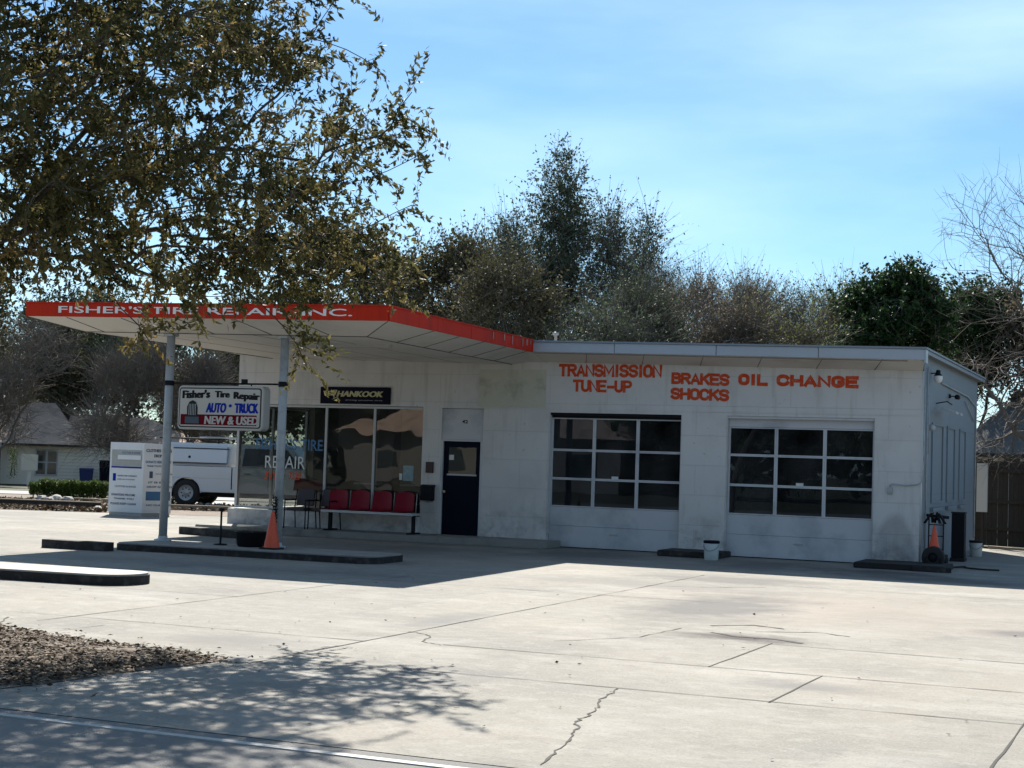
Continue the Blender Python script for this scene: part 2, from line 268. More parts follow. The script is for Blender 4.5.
# ------------------------------------------------------------------ mesh helpers
class MB:
    def __init__(s): s.v = []; s.f = []; s.sm = []
    def add(s, vs, fs, smooth=False):
        o = len(s.v); s.v += [tuple(v) for v in vs]; s.f += [tuple(i+o for i in f) for f in fs]; s.sm += [smooth]*len(fs); return s
    def box(s, x0, y0, z0, x1, y1, z1):
        if x0 > x1: x0, x1 = x1, x0
        if y0 > y1: y0, y1 = y1, y0
        if z0 > z1: z0, z1 = z1, z0
        return s.add([(x0,y0,z0),(x1,y0,z0),(x1,y1,z0),(x0,y1,z0),(x0,y0,z1),(x1,y0,z1),(x1,y1,z1),(x0,y1,z1)],
              [(0,3,2,1),(4,5,6,7),(0,1,5,4),(1,2,6,5),(2,3,7,6),(3,0,4,7)])
    def hexa(s, lo, hi):            # 4 bottom + 4 top points, counter-clockwise from above
        return s.add(list(lo)+list(hi), [(0,3,2,1),(4,5,6,7),(0,1,5,4),(1,2,6,5),(2,3,7,6),(3,0,4,7)])
    def prism(s, poly, z0, z1):     # poly ccw in xy
        n = len(poly)
        return s.add([(x,y,z0) for x,y in poly]+[(x,y,z1) for x,y in poly], [tuple(range(n))[::-1], tuple(range(n,2*n))]+[(i,(i+1)%n,n+(i+1)%n,n+i) for i in range(n)])
    def prismy(s, poly, y0, y1):    # poly in xz, ccw seen from -y
        n = len(poly)
        return s.add([(x,y0,z) for x,z in poly]+[(x,y1,z) for x,z in poly], [tuple(range(n)), tuple(range(n,2*n))[::-1]]+[((i+1)%n,i,n+i,n+(i+1)%n) for i in range(n)])
    def tube(s, pts, rad, n=8, cap=True):
        pts = [Vector(p) for p in pts]; R = rad if hasattr(rad, '__len__') else [rad]*len(pts)
        vs = []; pv = None
        for i, p in enumerate(pts):
            d = (pts[min(i+1, len(pts)-1)]-pts[max(i-1, 0)]).normalized()
            if pv is None: a = d.orthogonal().normalized()
            else:
                a = pv - d*pv.dot(d); a = a.normalized() if a.length > 1e-5 else d.orthogonal().normalized()
            pv = a; b = d.cross(a)
            vs += [p+(a*math.cos(t)+b*math.sin(t))*R[i] for t in [2*math.pi*k/n for k in range(n)]]
        fs = []
        for i in range(len(pts)-1):
            for k in range(n): fs.append((i*n+k, i*n+(k+1)%n, (i+1)*n+(k+1)%n, (i+1)*n+k))
        s.add(vs, fs, True)
        if cap:
            o = len(s.v)-len(vs); s.f += [tuple(o+k for k in range(n))[::-1], tuple(o+(len(pts)-1)*n+k for k in range(n))]; s.sm += [False]*2
        return s
    def lathe(s, prof, c=(0,0,0), n=20, axis='z', smooth=True):
        vs = []
        for r, h in prof:
            for k in range(n):
                a = 2*math.pi*k/n; x, y = r*math.cos(a), r*math.sin(a)
                vs.append((c[0]+x, c[1]+y, c[2]+h) if axis == 'z' else (c[0]+x, c[1]-h, c[2]+y) if axis == 'y' else (c[0]+h, c[1]+x, c[2]+y))
        fs = [(i*n+k, i*n+(k+1)%n, (i+1)*n+(k+1)%n, (i+1)*n+k) for i in range(len(prof)-1) for k in range(n)]
        return s.add(vs, fs, smooth)
    def build(s, name, m, parent=None, bevel=0, loc=None, recalc=True):
        me = bpy.data.meshes.new(name); me.from_pydata(s.v, [], s.f)
        for p, q in zip(me.polygons, s.sm): p.use_smooth = q
        if recalc or bevel:
            bm = bmesh.new(); bm.from_mesh(me)
            if bevel:
                bmesh.ops.remove_doubles(bm, verts=bm.verts, dist=1e-5)
                es = [e for e in bm.edges if len(e.link_faces) == 2 and e.calc_face_angle(0) > .6]
                bmesh.ops.bevel(bm, geom=es, offset=bevel, segments=2, affect='EDGES', clamp_overlap=True)
            bmesh.ops.recalc_face_normals(bm, faces=bm.faces)
            bm.to_mesh(me); bm.free()
        me.materials.append(m if not isinstance(m, str) else MT[m])
        o = bpy.data.objects.new(name, me); col.objects.link(o)
        if parent: o.parent = parent
        if loc is not None: o.location = loc
        return o

def tag(o, label, cat, group=None):
    o['label'] = label; o['category'] = cat
    if group: o['group'] = group
    return o
def thing(name, label, cat, loc=(0,0,0), rz=0, group=None):
    o = bpy.data.objects.new(name, None); col.objects.link(o); o.location = loc; o.rotation_euler = (0,0,rz); o.empty_display_size = .2
    return tag(o, label, cat, group)
def struct(o): o['kind'] = 'structure'; return o

def text(name, s, x0, z0, x1, z1, y, m, parent, bold=.0, depth=.003, shear=0, rot=0, flip=None):
    """letters filling the box x0..x1, z0..z1 on the plane y (facing -y)"""
    cu = bpy.data.curves.new(name, 'FONT'); cu.body = s; cu.size = 1; cu.offset = bold; cu.extrude = .01; cu.shear = shear; cu.resolution_u = 3
    if bold > .024: cu.offset = .012
    o = bpy.data.objects.new('t', cu); col.objects.link(o)
    bpy.context.view_layer.update()
    me = bpy.data.meshes.new_from_object(o.evaluated_get(bpy.context.evaluated_depsgraph_get()))
    bpy.data.objects.remove(o)
    if bold > .024:
        bm = bmesh.new(); bm.from_mesh(me); src = list(bm.faces)
        for k, dx in enumerate((-1.0, -.5, .5, 1.0)):
            r = bmesh.ops.duplicate(bm, geom=src); vs_ = [e for e in r['geom'] if isinstance(e, bmesh.types.BMVert)]
            for v in vs_: v.co.x += dx*bold*1.35; v.co.y += (k % 2-.5)*bold*.5; v.co.z += .0015*(k+1)
        bm.to_mesh(me); bm.free()
    n = len(me.vertices); a = np.empty(n*3); me.vertices.foreach_get('co', a); a = a.reshape(-1, 3)
    lo = a.min(0); hi = a.max(0); q = np.empty_like(a)
    q[:,0] = x0+(a[:,0]-lo[0])/(hi[0]-lo[0])*(x1-x0); q[:,2] = z0+(a[:,1]-lo[1])/(hi[1]-lo[1])*(z1-z0)
    q[:,1] = y-(a[:,2]-lo[2])/(hi[2]-lo[2])*depth
    if rot:                     # slope along the wall: z rises with x
        q[:,2] += (q[:,0]-x0)*rot
    if flip is not None: q = flip(q)
    me.vertices.foreach_set('co', q.astype(np.float32).ravel()); me.materials.clear(); me.materials.append(MT[m]); me.update(); me.name = name
    o = bpy.data.objects.new(name, me); col.objects.link(o); o.parent = parent
    return o

def fastmesh(name, verts, nper, m, tint=None, parent=None, loc=None):
    """verts (F*nper,3): F separate polygons of nper corners"""
    nv = len(verts); F = nv//nper
    me = bpy.data.meshes.new(name); me.vertices.add(nv); me.vertices.foreach_set('co', np.ascontiguousarray(verts, np.float32).ravel())
    me.loops.add(nv); me.loops.foreach_set('vertex_index', np.arange(nv, dtype=np.int32))
    me.polygons.add(F); me.polygons.foreach_set('loop_start', np.arange(0, nv, nper, dtype=np.int32)); me.polygons.foreach_set('loop_total', np.full(F, nper, np.int32))
    if tint is not None:
        at = me.attributes.new('tint', 'FLOAT', 'FACE'); at.data.foreach_set('value', tint.astype(np.float32))
    me.update(calc_edges=True); me.materials.append(MT[m])
    o = bpy.data.objects.new(name, me); col.objects.link(o)
    if parent: o.parent = parent
    if loc is not None: o.location = loc
    return o

# ------------------------------------------------------------------ ground
def gz(x, y):
    d = (x-CAM[0])*f_.x + (y-CAM[1])*f_.y
    return -.62*min(1, max(0, (d-58)/34)) if x < -14 else -.62*min(1, max(0, (d-58)/34))*max(0, min(1, (-x+4)/18))
def sheet(name, x0, y0, x1, y1, z, m, nx=1, ny=1):
    vs = []; fs = []
    for j in range(ny+1):
        for i in range(nx+1):
            x = x0+(x1-x0)*i/nx; y = y0+(y1-y0)*j/ny; vs.append((x, y, z+gz(x, y)))
    for j in range(ny):
        for i in range(nx): a = j*(nx+1)+i; fs.append((a, a+1, a+nx+2, a+nx+1))
    o = MB().add(vs, fs, True).build(name, m, recalc=False); return struct(o)
sheet('ground', -620, -420, 460, 900, -.03, 'grass', 120, 140)
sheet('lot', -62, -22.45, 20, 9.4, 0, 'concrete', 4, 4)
sheet('road', -90, -34, 60, -22.45, -.004, 'asphalt', 2, 2)
struct(MB().box(-90, -22.69, -.01, 60, -22.62, .004).build('road_edge_line', 'line'))

def ribbon(mb, pts, wd, z, jit=0, seed=0, sub=1):
    rng = random.Random(seed); P = []
    for (a, b) in zip(pts[:-1], pts[1:]):
        for k in range(sub):
            t = k/sub; P.append([a[0]+(b[0]-a[0])*t+rng.uniform(-jit, jit)*(k > 0), a[1]+(b[1]-a[1])*t+rng.uniform(-jit, jit)*(k > 0)])
    P.append(list(pts[-1])); vs = []
    for i, p in enumerate(P):
        a = P[max(0, i-1)]; b = P[min(len(P)-1, i+1)]; dx, dy = b[0]-a[0], b[1]-a[1]; q = math.hypot(dx, dy) or 1
        w_ = wd*rng.uniform(.35, 1.5)/2; vs += [(p[0]-dy/q*w_, p[1]+dx/q*w_, z), (p[0]+dy/q*w_, p[1]-dx/q*w_, z)]
    mb.add(vs, [(2*i, 2*i+1, 2*i+3, 2*i+2) for i in range(len(P)-1)])
J = MB()
jz = .004
for k, (x, ya, yb) in enumerate([(-2.72, -19.5, -5.6), (-6.25, -18.0, -9.5), (.7, -17.2, -14.9), (1.7, -19.0, -17.15), (3.56, -21.3, -18.8), (-9.75, -22, -2), (-13.2, -22, -2),
                                 (-5.5, -19.4, -17.9), (4.2, -17.0, -2.0), (-16.7, -22, 9), (-20.2, -22, 9), (7, -22, -3), (-23.7, -22, 9)]):
    ribbon(J, [(x, ya), (x+.03, yb)], .015, jz, .006, k, int((yb-ya)*3))
for k, (y, xa, xb) in enumerate([(-17.5, -24, -2.7), (-17.2, -1.97, 9), (-15.0, .6, 9), (-18.98, -2.2, 9), (-10.6, -24, -1), (-6.9, -3, 6), (-14.3, -24, -6.2), (-3.2, -30, -16), (1.2, -40, -17), (5.0, -40, -17)]):
    ribbon(J, [(xa, y), (xb, y+(.08 if y < -15 else 0))], .016, jz, .006, 50+k, int((xb-xa)*3))
for k, (pts, wd, sub) in enumerate([([(1.12, -22.3), (.98, -21.5), (.86, -20.97), (.74, -20.7), (.70, -20.2), (.56, -19.7), (.46, -19.0)], .017, 8),
                                    ([(-2.75, -16.4), (-2.5, -16.5), (-2.37, -16.67), (-2.25, -17.1), (-1.97, -17.25)], .016, 6),
                                    ([(-.1, -14.3), (.25, -14.55), (.6, -14.5), (1.0, -14.7)], .06, 5), ([(-.3, -13.6), (.1, -13.2), (.5, -13.4)], .05, 5),
                                    ([(.3, -13.9), (.9, -13.5), (1.3, -13.7)], .03, 5), ([(-1.2, -16.2), (-.6, -15.3), (-.5, -14.1)], .014, 8), ([(-6.7, -17.9), (-5.9, -19.2)], .02, 8),
                                    ([(-2.75, -8.5), (-1.9, -8.1), (-1.2, -7.4)], .02, 8), ([(-4.9, -19.3), (-3.5, -19.7), (-2.6, -19.4)], .02, 8)]):
    ribbon(J, pts, wd, jz, .022, 90+k, sub)
struct(J.build('pavement_joints', 'joint', recalc=False))

# tree island soil with leaf litter
rng = np.random.default_rng(5)
dirt = [(-3.0,-19.42),(-3.3,-19.30),(-3.9,-19.2),(-4.4,-19.2),(-4.9,-19.12),(-5.4,-18.95),(-5.8,-18.8),(-7.5,-18.5),(-11,-17.8),(-13,-17.9),(-14,-19.5),(-12.8,-21.6),(-8,-22.0),(-5,-21.95),(-3.42,-21.8),(-3.3,-21.2),(-3.22,-20.6),(-3.08,-20.0)]
vs = [(-7.5,-20.2,.05)]; fs = []
nd = len(dirt)
for t, z in ((.45, .042), (.8, .03), (1.0, .006)):
    for i, (x, y) in enumerate(dirt):
        vs.append((-7.5+(x+7.5)*t+rng.normal(0,.02), -20.2+(y+20.2)*t+rng.normal(0,.02), z+(rng.normal(0,.012) if t < 1 else 0)))
for i in range(nd): fs.append((0, 1+(i+1)%nd, 1+i))
for k in range(2):
    for i in range(nd): a = 1+k*nd+i; b = 1+k*nd+(i+1)%nd; fs.append((a, b, b+nd, a+nd))
struct(MB().add(vs, fs, True).build('tree_island_soil', 'soil'))
def scatter_poly(poly, n, rng, grow=1.0):
    P = np.array(poly); lo = P.min(0); hi = P.max(0); out = []
    while len(out) < n:
        q = lo+(hi-lo)*rng.random(2); ins = False
        for i in range(len(P)):
            a = P[i]; b = P[(i+1)%len(P)]
            if (a[1] > q[1]) != (b[1] > q[1]) and q[0] < (b[0]-a[0])*(q[1]-a[1])/(b[1]-a[1])+a[0]: ins = not ins
        if ins: out.append(q)
    return np.array(out)
def leaf_quads(C, ln, wd, rng, up=0.0, axis=None, axw=0.0):
    """diamond leaves folded along the midrib: two triangles each -> (n*2*3,3)"""
    n = len(C); d = rng.normal(size=(n,3)); d[:,2] = d[:,2]*(1-up)+(-.35*(up == 0))
    if axis is not None: d = d*(1-axw)+axis*axw*1.5
    d /= np.linalg.norm(d, axis=1)[:,None]+1e-9
    s = rng.normal(size=(n,3)); 
    if up: s[:,2] *= (1-up)
    s -= d*np.sum(s*d, 1)[:,None]; s /= np.linalg.norm(s, axis=1)[:,None]+1e-9
    nn = np.cross(d, s)
    l = (ln*rng.uniform(.65, 1.3, n))[:,None]; w_ = (wd*rng.uniform(.7, 1.3, n))[:,None]
    a = C-d*l*.5; b = C+d*l*.5; m1 = C+s*w_*.5+nn*w_*.18-d*l*.03; m2 = C-s*w_*.5+nn*w_*.18-d*l*.03
    return np.stack([a, m1, b, a, b, m2], 1).reshape(-1, 3)
def isl_z(P):
    q = np.hypot((P[:,0]+7.5)/6, (P[:,1]+20.2)/2.0); return .05*np.clip(1-q, 0, 1)+.010
P = scatter_poly(dirt[:8]+[(-7.5,-22.0)]+dirt[13:], 15000, rng)
P = P+rng.normal(0, .06, P.shape)*np.where(rng.random((len(P),1)) < .06, 5, 1); C = np.c_[P, isl_z(P)+rng.uniform(.0, .022, len(P))]
T = rng.random(len(C))**1.3
o = fastmesh('leaf_litter', leaf_quads(C, .06, .030, rng, up=.90), 3, 'litter', np.repeat(T, 2)); o['kind'] = 'stuff'
tag(o, 'dry brown leaf litter covering the soil of the tree island', 'leaf litter')

rg = np.random.default_rng(31); P = np.c_[rg.uniform(-9, 5, 420), rg.uniform(-22.3, -8, 420), np.full(420, .014)]
P = P[(rg.random(420) < np.exp(-np.hypot(P[:,0]+4, P[:,1]+19.5)/4.5)+.12)]
o = fastmesh('fallen_leaves', leaf_quads(P, .045, .022, rg, up=.93), 3, 'litter', np.repeat(rg.random(len(P))*.5, 2)); o['kind'] = 'stuff'
tag(o, 'scattered dry leaves lying on the concrete lot', 'fallen leaves')
# far planting beds, kerb and road on the left
def cp_(px, d, z=0.0):          # a ground point: column px of the view, d metres in front
    v = f_*1.0 + r2*((px-512)/FPX); return (CAM[0]+v.x*d, CAM[1]+v.y*d, z)
def strip(name, d0, d1, xa, xb, z, m, h=None):
    a, b, c, d = cp_(xa, d0), cp_(xb, d0), cp_(xb, d1), cp_(xa, d1)
    poly = [a[:2], b[:2], c[:2], d[:2]]
    if h: mb = MB().prism(poly, z, z+h)
    else:
        n = 10; vs = []; fs = []
        for i in range(n+1):
            t = i/n
            for (p, q) in ((a, b), (d, c)):
                x = p[0]+(q[0]-p[0])*t; y = p[1]+(q[1]-p[1])*t; vs.append((x, y, z+gz(x, y)))
        for i in range(n): fs.append((2*i, 2*i+2, 2*i+3, 2*i+1))
        mb = MB().add(vs, fs)
    return struct(mb.build(name, m))
strip('planting_bed', 43.6, 52.0, -160, 700, .006, 'soil')
strip('far_driveway', 57.5, 66.0, -260, 420, .012, 'farroad')
strip('far_path', 52.2, 56.5, 190, 420, .016, 'farroad')
strip('planting_bed_back', 53.0, 57.0, -120, 150, .010, 'soil')

# ------------------------------------------------------------------ the service station
SL = .0173                                     # the roofline rises gently towards the left
def up(x): return SL*(-x)
st = thing('service_station', 'white single storey service station with red edged canopy and two garage doors', 'building')
XL, H0 = -15.62, 3.80
BY = 8.6
def wallbox(mb, xa, xb, z0, top=None, y0=0, y1=.2):
    za = H0+up(xa) if top is None else top; zb = H0+up(xb) if top is None else top
    mb.hexa([(xa,y0,z0),(xb,y0,z0),(xb,y1,z0),(xa,y1,z0)], [(xa,y0,za),(xb,y0,zb),(xb,y1,zb),(xa,y1,za)])
D1 = (-7.80, -4.86); D2 = (-3.91, -.92); DH = 2.86; EN = (-10.34, -9.34); WN = (-15.62, -10.80); WT = 2.93
fw = MB()
wallbox(fw, WN[1], EN[0], 0); wallbox(fw, EN[1], D1[0], 0); wallbox(fw, D1[1], D2[0], 0); wallbox(fw, D2[1], -.03, 0)
wallbox(fw, XL, WN[1], WT); wallbox(fw, EN[0], EN[1], WT-.02)
wallbox(fw, D1[0], D1[1], DH); wallbox(fw, D2[0], D2[1], DH)
wallbox(fw, XL-.1, WN[1], 0, .50, -.10, .2)
# the corner rounded a little
fw.tube([(-.03, .03, 0), (-.03, .03, H0)], .031, 10)
fw.build('front_wall', 'wall', st)
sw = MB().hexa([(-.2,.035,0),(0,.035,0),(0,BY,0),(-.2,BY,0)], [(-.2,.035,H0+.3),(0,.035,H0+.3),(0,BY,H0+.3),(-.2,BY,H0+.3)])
sw.build('side_wall', 'shadeside', st)
MB().box(XL, BY-.2, 0, -.201, BY-.002, H0+.139).box(XL, 3.2, 0, XL+.2, BY-.2, H0+.27).box(-8.0, .201, 0, -7.85, BY-.2, H0-.05).build('rear_wall', 'inwall', st)
# inside
MB().box(XL+.2, .2, .0, -8.01, BY-.21, .152).build('showroom_floor', 'infloor', st)
MB().box(-7.84, .2, .0, -.21, BY-.21, .03).build('garage_floor', 'dark', st)
MB().box(XL+.21, 4.4, .16, -8.02, 4.5, 3.6).build('showroom_partition', 'inwall', st)
MB().box(-7.83, 6.0, .031, -.22, 6.1, 3.6).build('garage_partition', 'dark', st)
# roof slab
ro = MB(); ex0, ex1, ey = -16.75, .12, -.75
ro.hexa([(ex0+.05,ey+.05,H0+.14+up(ex0)),(-.21,ey+.05,H0+.14),(-.21,BY+.3,H0+.14),(ex0+.05,BY+.3,H0+.14+up(ex0))],
        [(ex0+.05,ey+.05,4.17+up(ex0)),(-.21,ey+.05,4.17),(-.21,BY+.3,4.17),(ex0+.05,BY+.3,4.17+up(ex0))])
ro.box(-.209, ey+.05, H0+.302, ex1-.03, BY+.3, 4.167)
ro.build('roof', 'roofing', st)
def bevel_band(mb, A, B, a, b):   # quad from outer edge A-B up to inner a-b, slightly thick
    A, B, a, b = map(Vector, (A, B, a, b)); n = (B-A).cross(a-A).normalized()
    if n.z < 0: n = -n
    mb.add([A, B, b, a, A+n*.01, B+n*.01, b+n*.01, a+n*.01], [(0,1,2,3),(4,7,6,5),(0,4,5,1),(1,5,6,2),(2,6,7,3),(3,7,4,0)])
sf = MB()
def Z0(x): return H0+.165+up(x)         # fascia bottom
bevel_band(sf, (-7.96,ey,Z0(-7.96)), (ex1,ey,Z0(0)), (-8.25,-.004,H0+up(-8.2)), (-.02,-.004,H0))
sf.build('roof_soffit', 'soffit', st); sf = MB()
bevel_band(sf, (ex0,ey,Z0(ex0)), (-15.2,ey,Z0(-15.2)), (XL,-.004,H0+up(XL)), (-15.2,-.004,H0+up(-15.2)))
bevel_band(sf, (ex0,BY,Z0(ex0)), (ex0,ey,Z0(ex0)), (XL-.004,BY,H0+up(XL)), (XL-.004,-.004,H0+up(XL)))
sf.build('roof_soffit', 'soffit', st)
se = MB()
for x in (-7.0, -5.75, -4.5, -3.3, -2.1, -.95):
    a = Vector((x+.28, ey+.02, Z0(x)-.004)); b = Vector((x, -.01, H0+up(x)-.004)); MB().tube([a, b], .007, 4).build('soffit_seam', 'seam', st)
fa = MB(); segs = [-7.95, -6.1, -3.95, -1.9, ex1]
for k, (xa, xb) in enumerate(zip(segs[:-1], segs[1:])):
    j = .006*(k % 2)
    fa.hexa([(xa+.006,ey-.03-j,Z0(xa)),(xb-.006,ey-.03-j,Z0(xb)),(xb-.006,ey,Z0(xb)),(xa+.006,ey,Z0(xa))],
            [(xa+.006,ey-.03-j,4.165+up(xa)),(xb-.006,ey-.03-j,4.165+up(xb)),(xb-.006,ey,4.165+up(xb)),(xa+.006,ey,4.165+up(xa))])
fa.box(ex1-.006, ey-.03, Z0(0)-.06, ex1+.03, ey+.22, 4.165)
fa.build('roof_fascia', 'fascia', st, .004)
fc = MB(); 
fc.hexa([(-7.95,ey-.06,4.168+up(-7.95)),(ex1+.05,ey-.06,4.168),(ex1+.05,ey+.12,4.168),(-7.95,ey+.12,4.168+up(-7.95))],
        [(-7.95,ey-.06,4.205+up(-7.95)),(ex1+.05,ey-.06,4.205),(ex1+.05,ey+.12,4.205),(-7.95,ey+.12,4.205+up(-7.95))])
fc.box(ex1-.1, ey+.125, 4.168, ex1+.05, BY+.3, 4.205)
fc.box(ex1, ey+.23, 4.09, ex1+.025, BY+.3, 4.16)
fc.build('roof_edge_trim', mat('edge_trim', (.22, .26, .31), .5, .1, 3), st)
MB().hexa([(ex0-.03,ey-.03,Z0(ex0)),(-15.45,ey-.03,Z0(-15.4)),(-15.45,ey,Z0(-15.4)),(ex0-.03,ey,Z0(ex0))],
          [(ex0-.03,ey-.03,4.2+up(ex0)),(-15.45,ey-.03,4.2+up(-15.4)),(-15.45,ey,4.2+up(-15.4)),(ex0-.03,ey,4.2+up(ex0))]).build('left_red_fascia', 'red', st)
MB().box(ex0-.03, ey+.005, Z0(ex0), ex0, BY+.3, 4.2+up(ex0)).build('left_fascia', 'white', st)
# roof vent
MB().lathe([(.03,0),(.03,.26),(.07,.27),(.07,.32),(0,.33)], (-7.95, .6, 4.3), 10).build('roof_vent', 'greyframe', st)

# canopy
FR, FLx, FY = -7.65, -15.25, -7.8; BR, BLx = -7.93, -15.5
inF = [(-14.45,-7.1), (-8.42,-7.1)]; inB = [(-14.72,-.02), (-8.70,-.02)]
def CT(x): return 4.195+up(x)
def CB(x): return 3.95+up(x)
def CI(x): return 3.735+up(x)
cs = MB(); P4 = [(inF[0][0],inF[0][1]),(inF[1][0],inF[1][1]),(inB[1][0],inB[1][1]),(inB[0][0],inB[0][1])]
cs.hexa([(x,y,CI(x)) for x,y in P4], [(x,y,CI(x)+.05) for x,y in P4])
A=(FLx,FY,CB(FLx)); B=(FR,FY,CB(FR)); Cc=(BR,ey,CB(BR)); Dd=(BLx,ey,CB(BLx))
a=(*inF[0],CI(inF[0][0])); b=(*inF[1],CI(inF[1][0])); c_=(*inB[1],CI(inB[1][0])); d_=(*inB[0],CI(inB[0][0]))
bevel_band(cs, A, B, a, b); bevel_band(cs, B, Cc, b, c_); bevel_band(cs, Dd, A, d_, a)
bevel_band(cs, Cc, (-7.9,-.003,H0+.12), c_, (-8.2,-.003,H0+up(-8)+.02))
cs.build('canopy_soffit', 'soffit', st)
tr = MB()
def seam(p, q, r=.007): tr.tube([Vector(p)-Vector((0,0,.004)), Vector(q)-Vector((0,0,.004))], r, 4)
seam(a, b, .011); seam(b, c_, .011); seam(a, d_, .011); seam(A, a); seam(B, b)
for x in np.arange(-14.0, -8.6, 1.22): seam((x-.35, FY+.02, CB(x)), (x, -7.1, CI(x)))
for y in (-5.9, -4.7, -3.5, -2.3, -1.1):
    t = (y+7.1)/7.08; xi = -8.42-.28*t; xo = FR-.28*(y-FY)/7.05
    seam((xo, y, CB(xo)), (xi, y, CI(xi)))
for x in (-13.2, -12.0, -10.8, -9.6): seam((x, -7.1, CI(x)), (x-.27, -.05, CI(x)), .003)
tr.build('canopy_seam', 'seam', st)
MB().box(-11.3, -5.2, CI(-10)-.07, -9.0, -5.05, CI(-10)-.0).build('canopy_light_fixture', 'white', st)
ct = MB(); PT = [(FLx+.03,FY+.03),(FR-.03,FY+.03),(BR-.03,ey+.04),(BLx+.03,ey+.04)]
ct.hexa([(x,y,CB(x)+.08) for x,y in PT], [(x,y,CT(x)-.05) for x,y in PT]); ct.build('canopy_roof', 'roofing', st)
cf = MB()
def fband(mb, p, q, th=.03, z0=CB, z1=CT):
    d = (Vector(q)-Vector(p)).normalized(); n = Vector((d.y, -d.x))*th
    mb.hexa([(p[0]+n.x,p[1]+n.y,z0(p[0])),(q[0]+n.x,q[1]+n.y,z0(q[0])),(q[0],q[1],z0(q[0])),(p[0],p[1],z0(p[0]))],
            [(p[0]+n.x,p[1]+n.y,z1(p[0])),(q[0]+n.x,q[1]+n.y,z1(q[0])),(q[0],q[1],z1(q[0])),(p[0],p[1],z1(p[0]))])
fband(cf, (FLx,FY), (FR,FY)); 
ys = [FY, -6.6, -5.4, -4.2, -3.0, -1.9, ey-.03]
for y0, y1 in zip(ys[:-1], ys[1:]):
    fx = lambda y: FR+(BR-FR)*(y-FY)/(ey-FY)
    fband(cf, (fx(y0),y0+.004), (fx(y1),y1-.004), .03+.004*random.random())
fband(cf, (BLx,ey-.03), (FLx,FY)); cf.build('canopy_fascia', 'red', st)
cl = MB(); fband(cl, (FLx-.02,FY-.015), (FR+.02,FY-.015), .03, lambda x: CT(x)+.001, lambda x: CT(x)+.022)
fband(cl, (FR+.03,FY-.01), (BR+.03,ey-.03), .02, lambda x: CT(x)+.001, lambda x: CT(x)+.022); cl.build('canopy_edge_strip', 'red', st)
# faded streaks on the right hand fascia
FSM = mat('faded_streak', (.42,.16,.13), .6, .3, 20)
for y, hgt, wd in ((-3.1,.16,.05),(-2.5,.14,.07),(-2.05,.18,.06),(-1.45,.17,.05),(-1.2,.13,.09),(-.98,.10,.05)):
    x = FR+(BR-FR)*(y-FY)/(ey-FY)+.042; MB().box(x, y-wd/2, CT(x)-hgt, x+.002, y+wd/2, CT(x)-.005).build('fascia_streak', FSM, st)
text('lettering', "FISHER'S TIRE REPAIR, INC.", -14.50, 0, -8.32, 1, FY-.033, 'whitetext', st, .012, .006,
     flip=lambda q: np.c_[q[:,0], q[:,1], CB(q[:,0])+.048+.150*q[:,2]])
# poles
for px in (-12.57, -10.13):
    p = MB().tube([(px,-7.0,.12),(px,-7.0,3.74+up(px))], .078, 16).build('support_pole', 'poleW', st)
    MB().lathe([(.16,.0),(.16,.03),(.09,.035),(.085,.10)], (px,-7.0,.13), 16).build('pole_flange', 'poleW', p); MB().box(px-.1,-7.1,3.68+up(px),px+.1,-6.9,3.733+up(px)).build('pole_head', 'poleW', p)

# lettering on the wall
T = lambda s, x0, zt, x1, zb, bd: text('lettering', s, x0, zb, x1, zt, -.003, 'redtext', st, bd, .003)
def arc(cx_, cz_, rx, rz, a0, a1, n=7): return [(cx_+rx*math.cos(math.radians(a0+(a1-a0)*k/n)), cz_+rz*math.sin(math.radians(a0+(a1-a0)*k/n))) for k in range(n+1)]
GLY = {'T': [[(0,1),(1,1)],[(.5,1),(.5,0)]], 'R': [[(0,0),(0,1),(.6,1)]+arc(.6,.76,.4,.24,90,-90)+[(0,.52)],[(.5,.52),(1,0)]], 'A': [[(0,0),(.5,.98),(1,0)],[(.2,.32),(.8,.32)]],
 'N': [[(0,0),(0,1),(1,0),(1,1)]], 'S': [[(1,.80)]+arc(.5,.76,.5,.24,20,180)+[(0,.72)]+arc(.5,.72,.5,.2,180,250,3)[1:]+[(.7,.48)]+arc(.5,.26,.5,.26,50,-160,9)],
 'M': [[(0,0),(0,1),(.5,.25),(1,1),(1,0)]], 'I': [[(.5,0),(.5,1)]], 'O': [arc(.5,.7,.5,.3,0,180)+arc(.5,.3,.5,.3,180,360)+[(1,.7)]], 'U': [[(0,1),(0,.35)]+arc(.5,.32,.5,.32,180,360)+[(1,1)]],
 'E': [[(1,1),(0,1),(0,0),(1,0)],[(0,.52),(.85,.52)]], '-': [[(.1,.42),(.9,.42)]], 'P': [[(0,0),(0,1),(.6,1)]+arc(.6,.74,.4,.26,90,-90)+[(0,.48)]],
 'B': [[(0,0),(0,1),(.6,1)]+arc(.6,.77,.36,.23,90,-90)+[(.1,.54)],[(.1,.54),(.62,.54)]+arc(.62,.27,.38,.27,90,-90)+[(0,0)]], 'K': [[(0,0),(0,1)],[(1,1),(.05,.4)],[(.35,.6),(1,0)]],
 'H': [[(0,0),(0,1)],[(1,0),(1,1)],[(0,.5),(1,.5)]], 'C': [arc(.5,.7,.5,.3,12,180)+arc(.5,.3,.5,.3,180,348)], 'L': [[(0,1),(0,0),(1,0)]],
 'G': [arc(.5,.7,.5,.3,14,180)+arc(.5,.3,.5,.3,180,360)+[(1,.46),(.6,.46)]]}
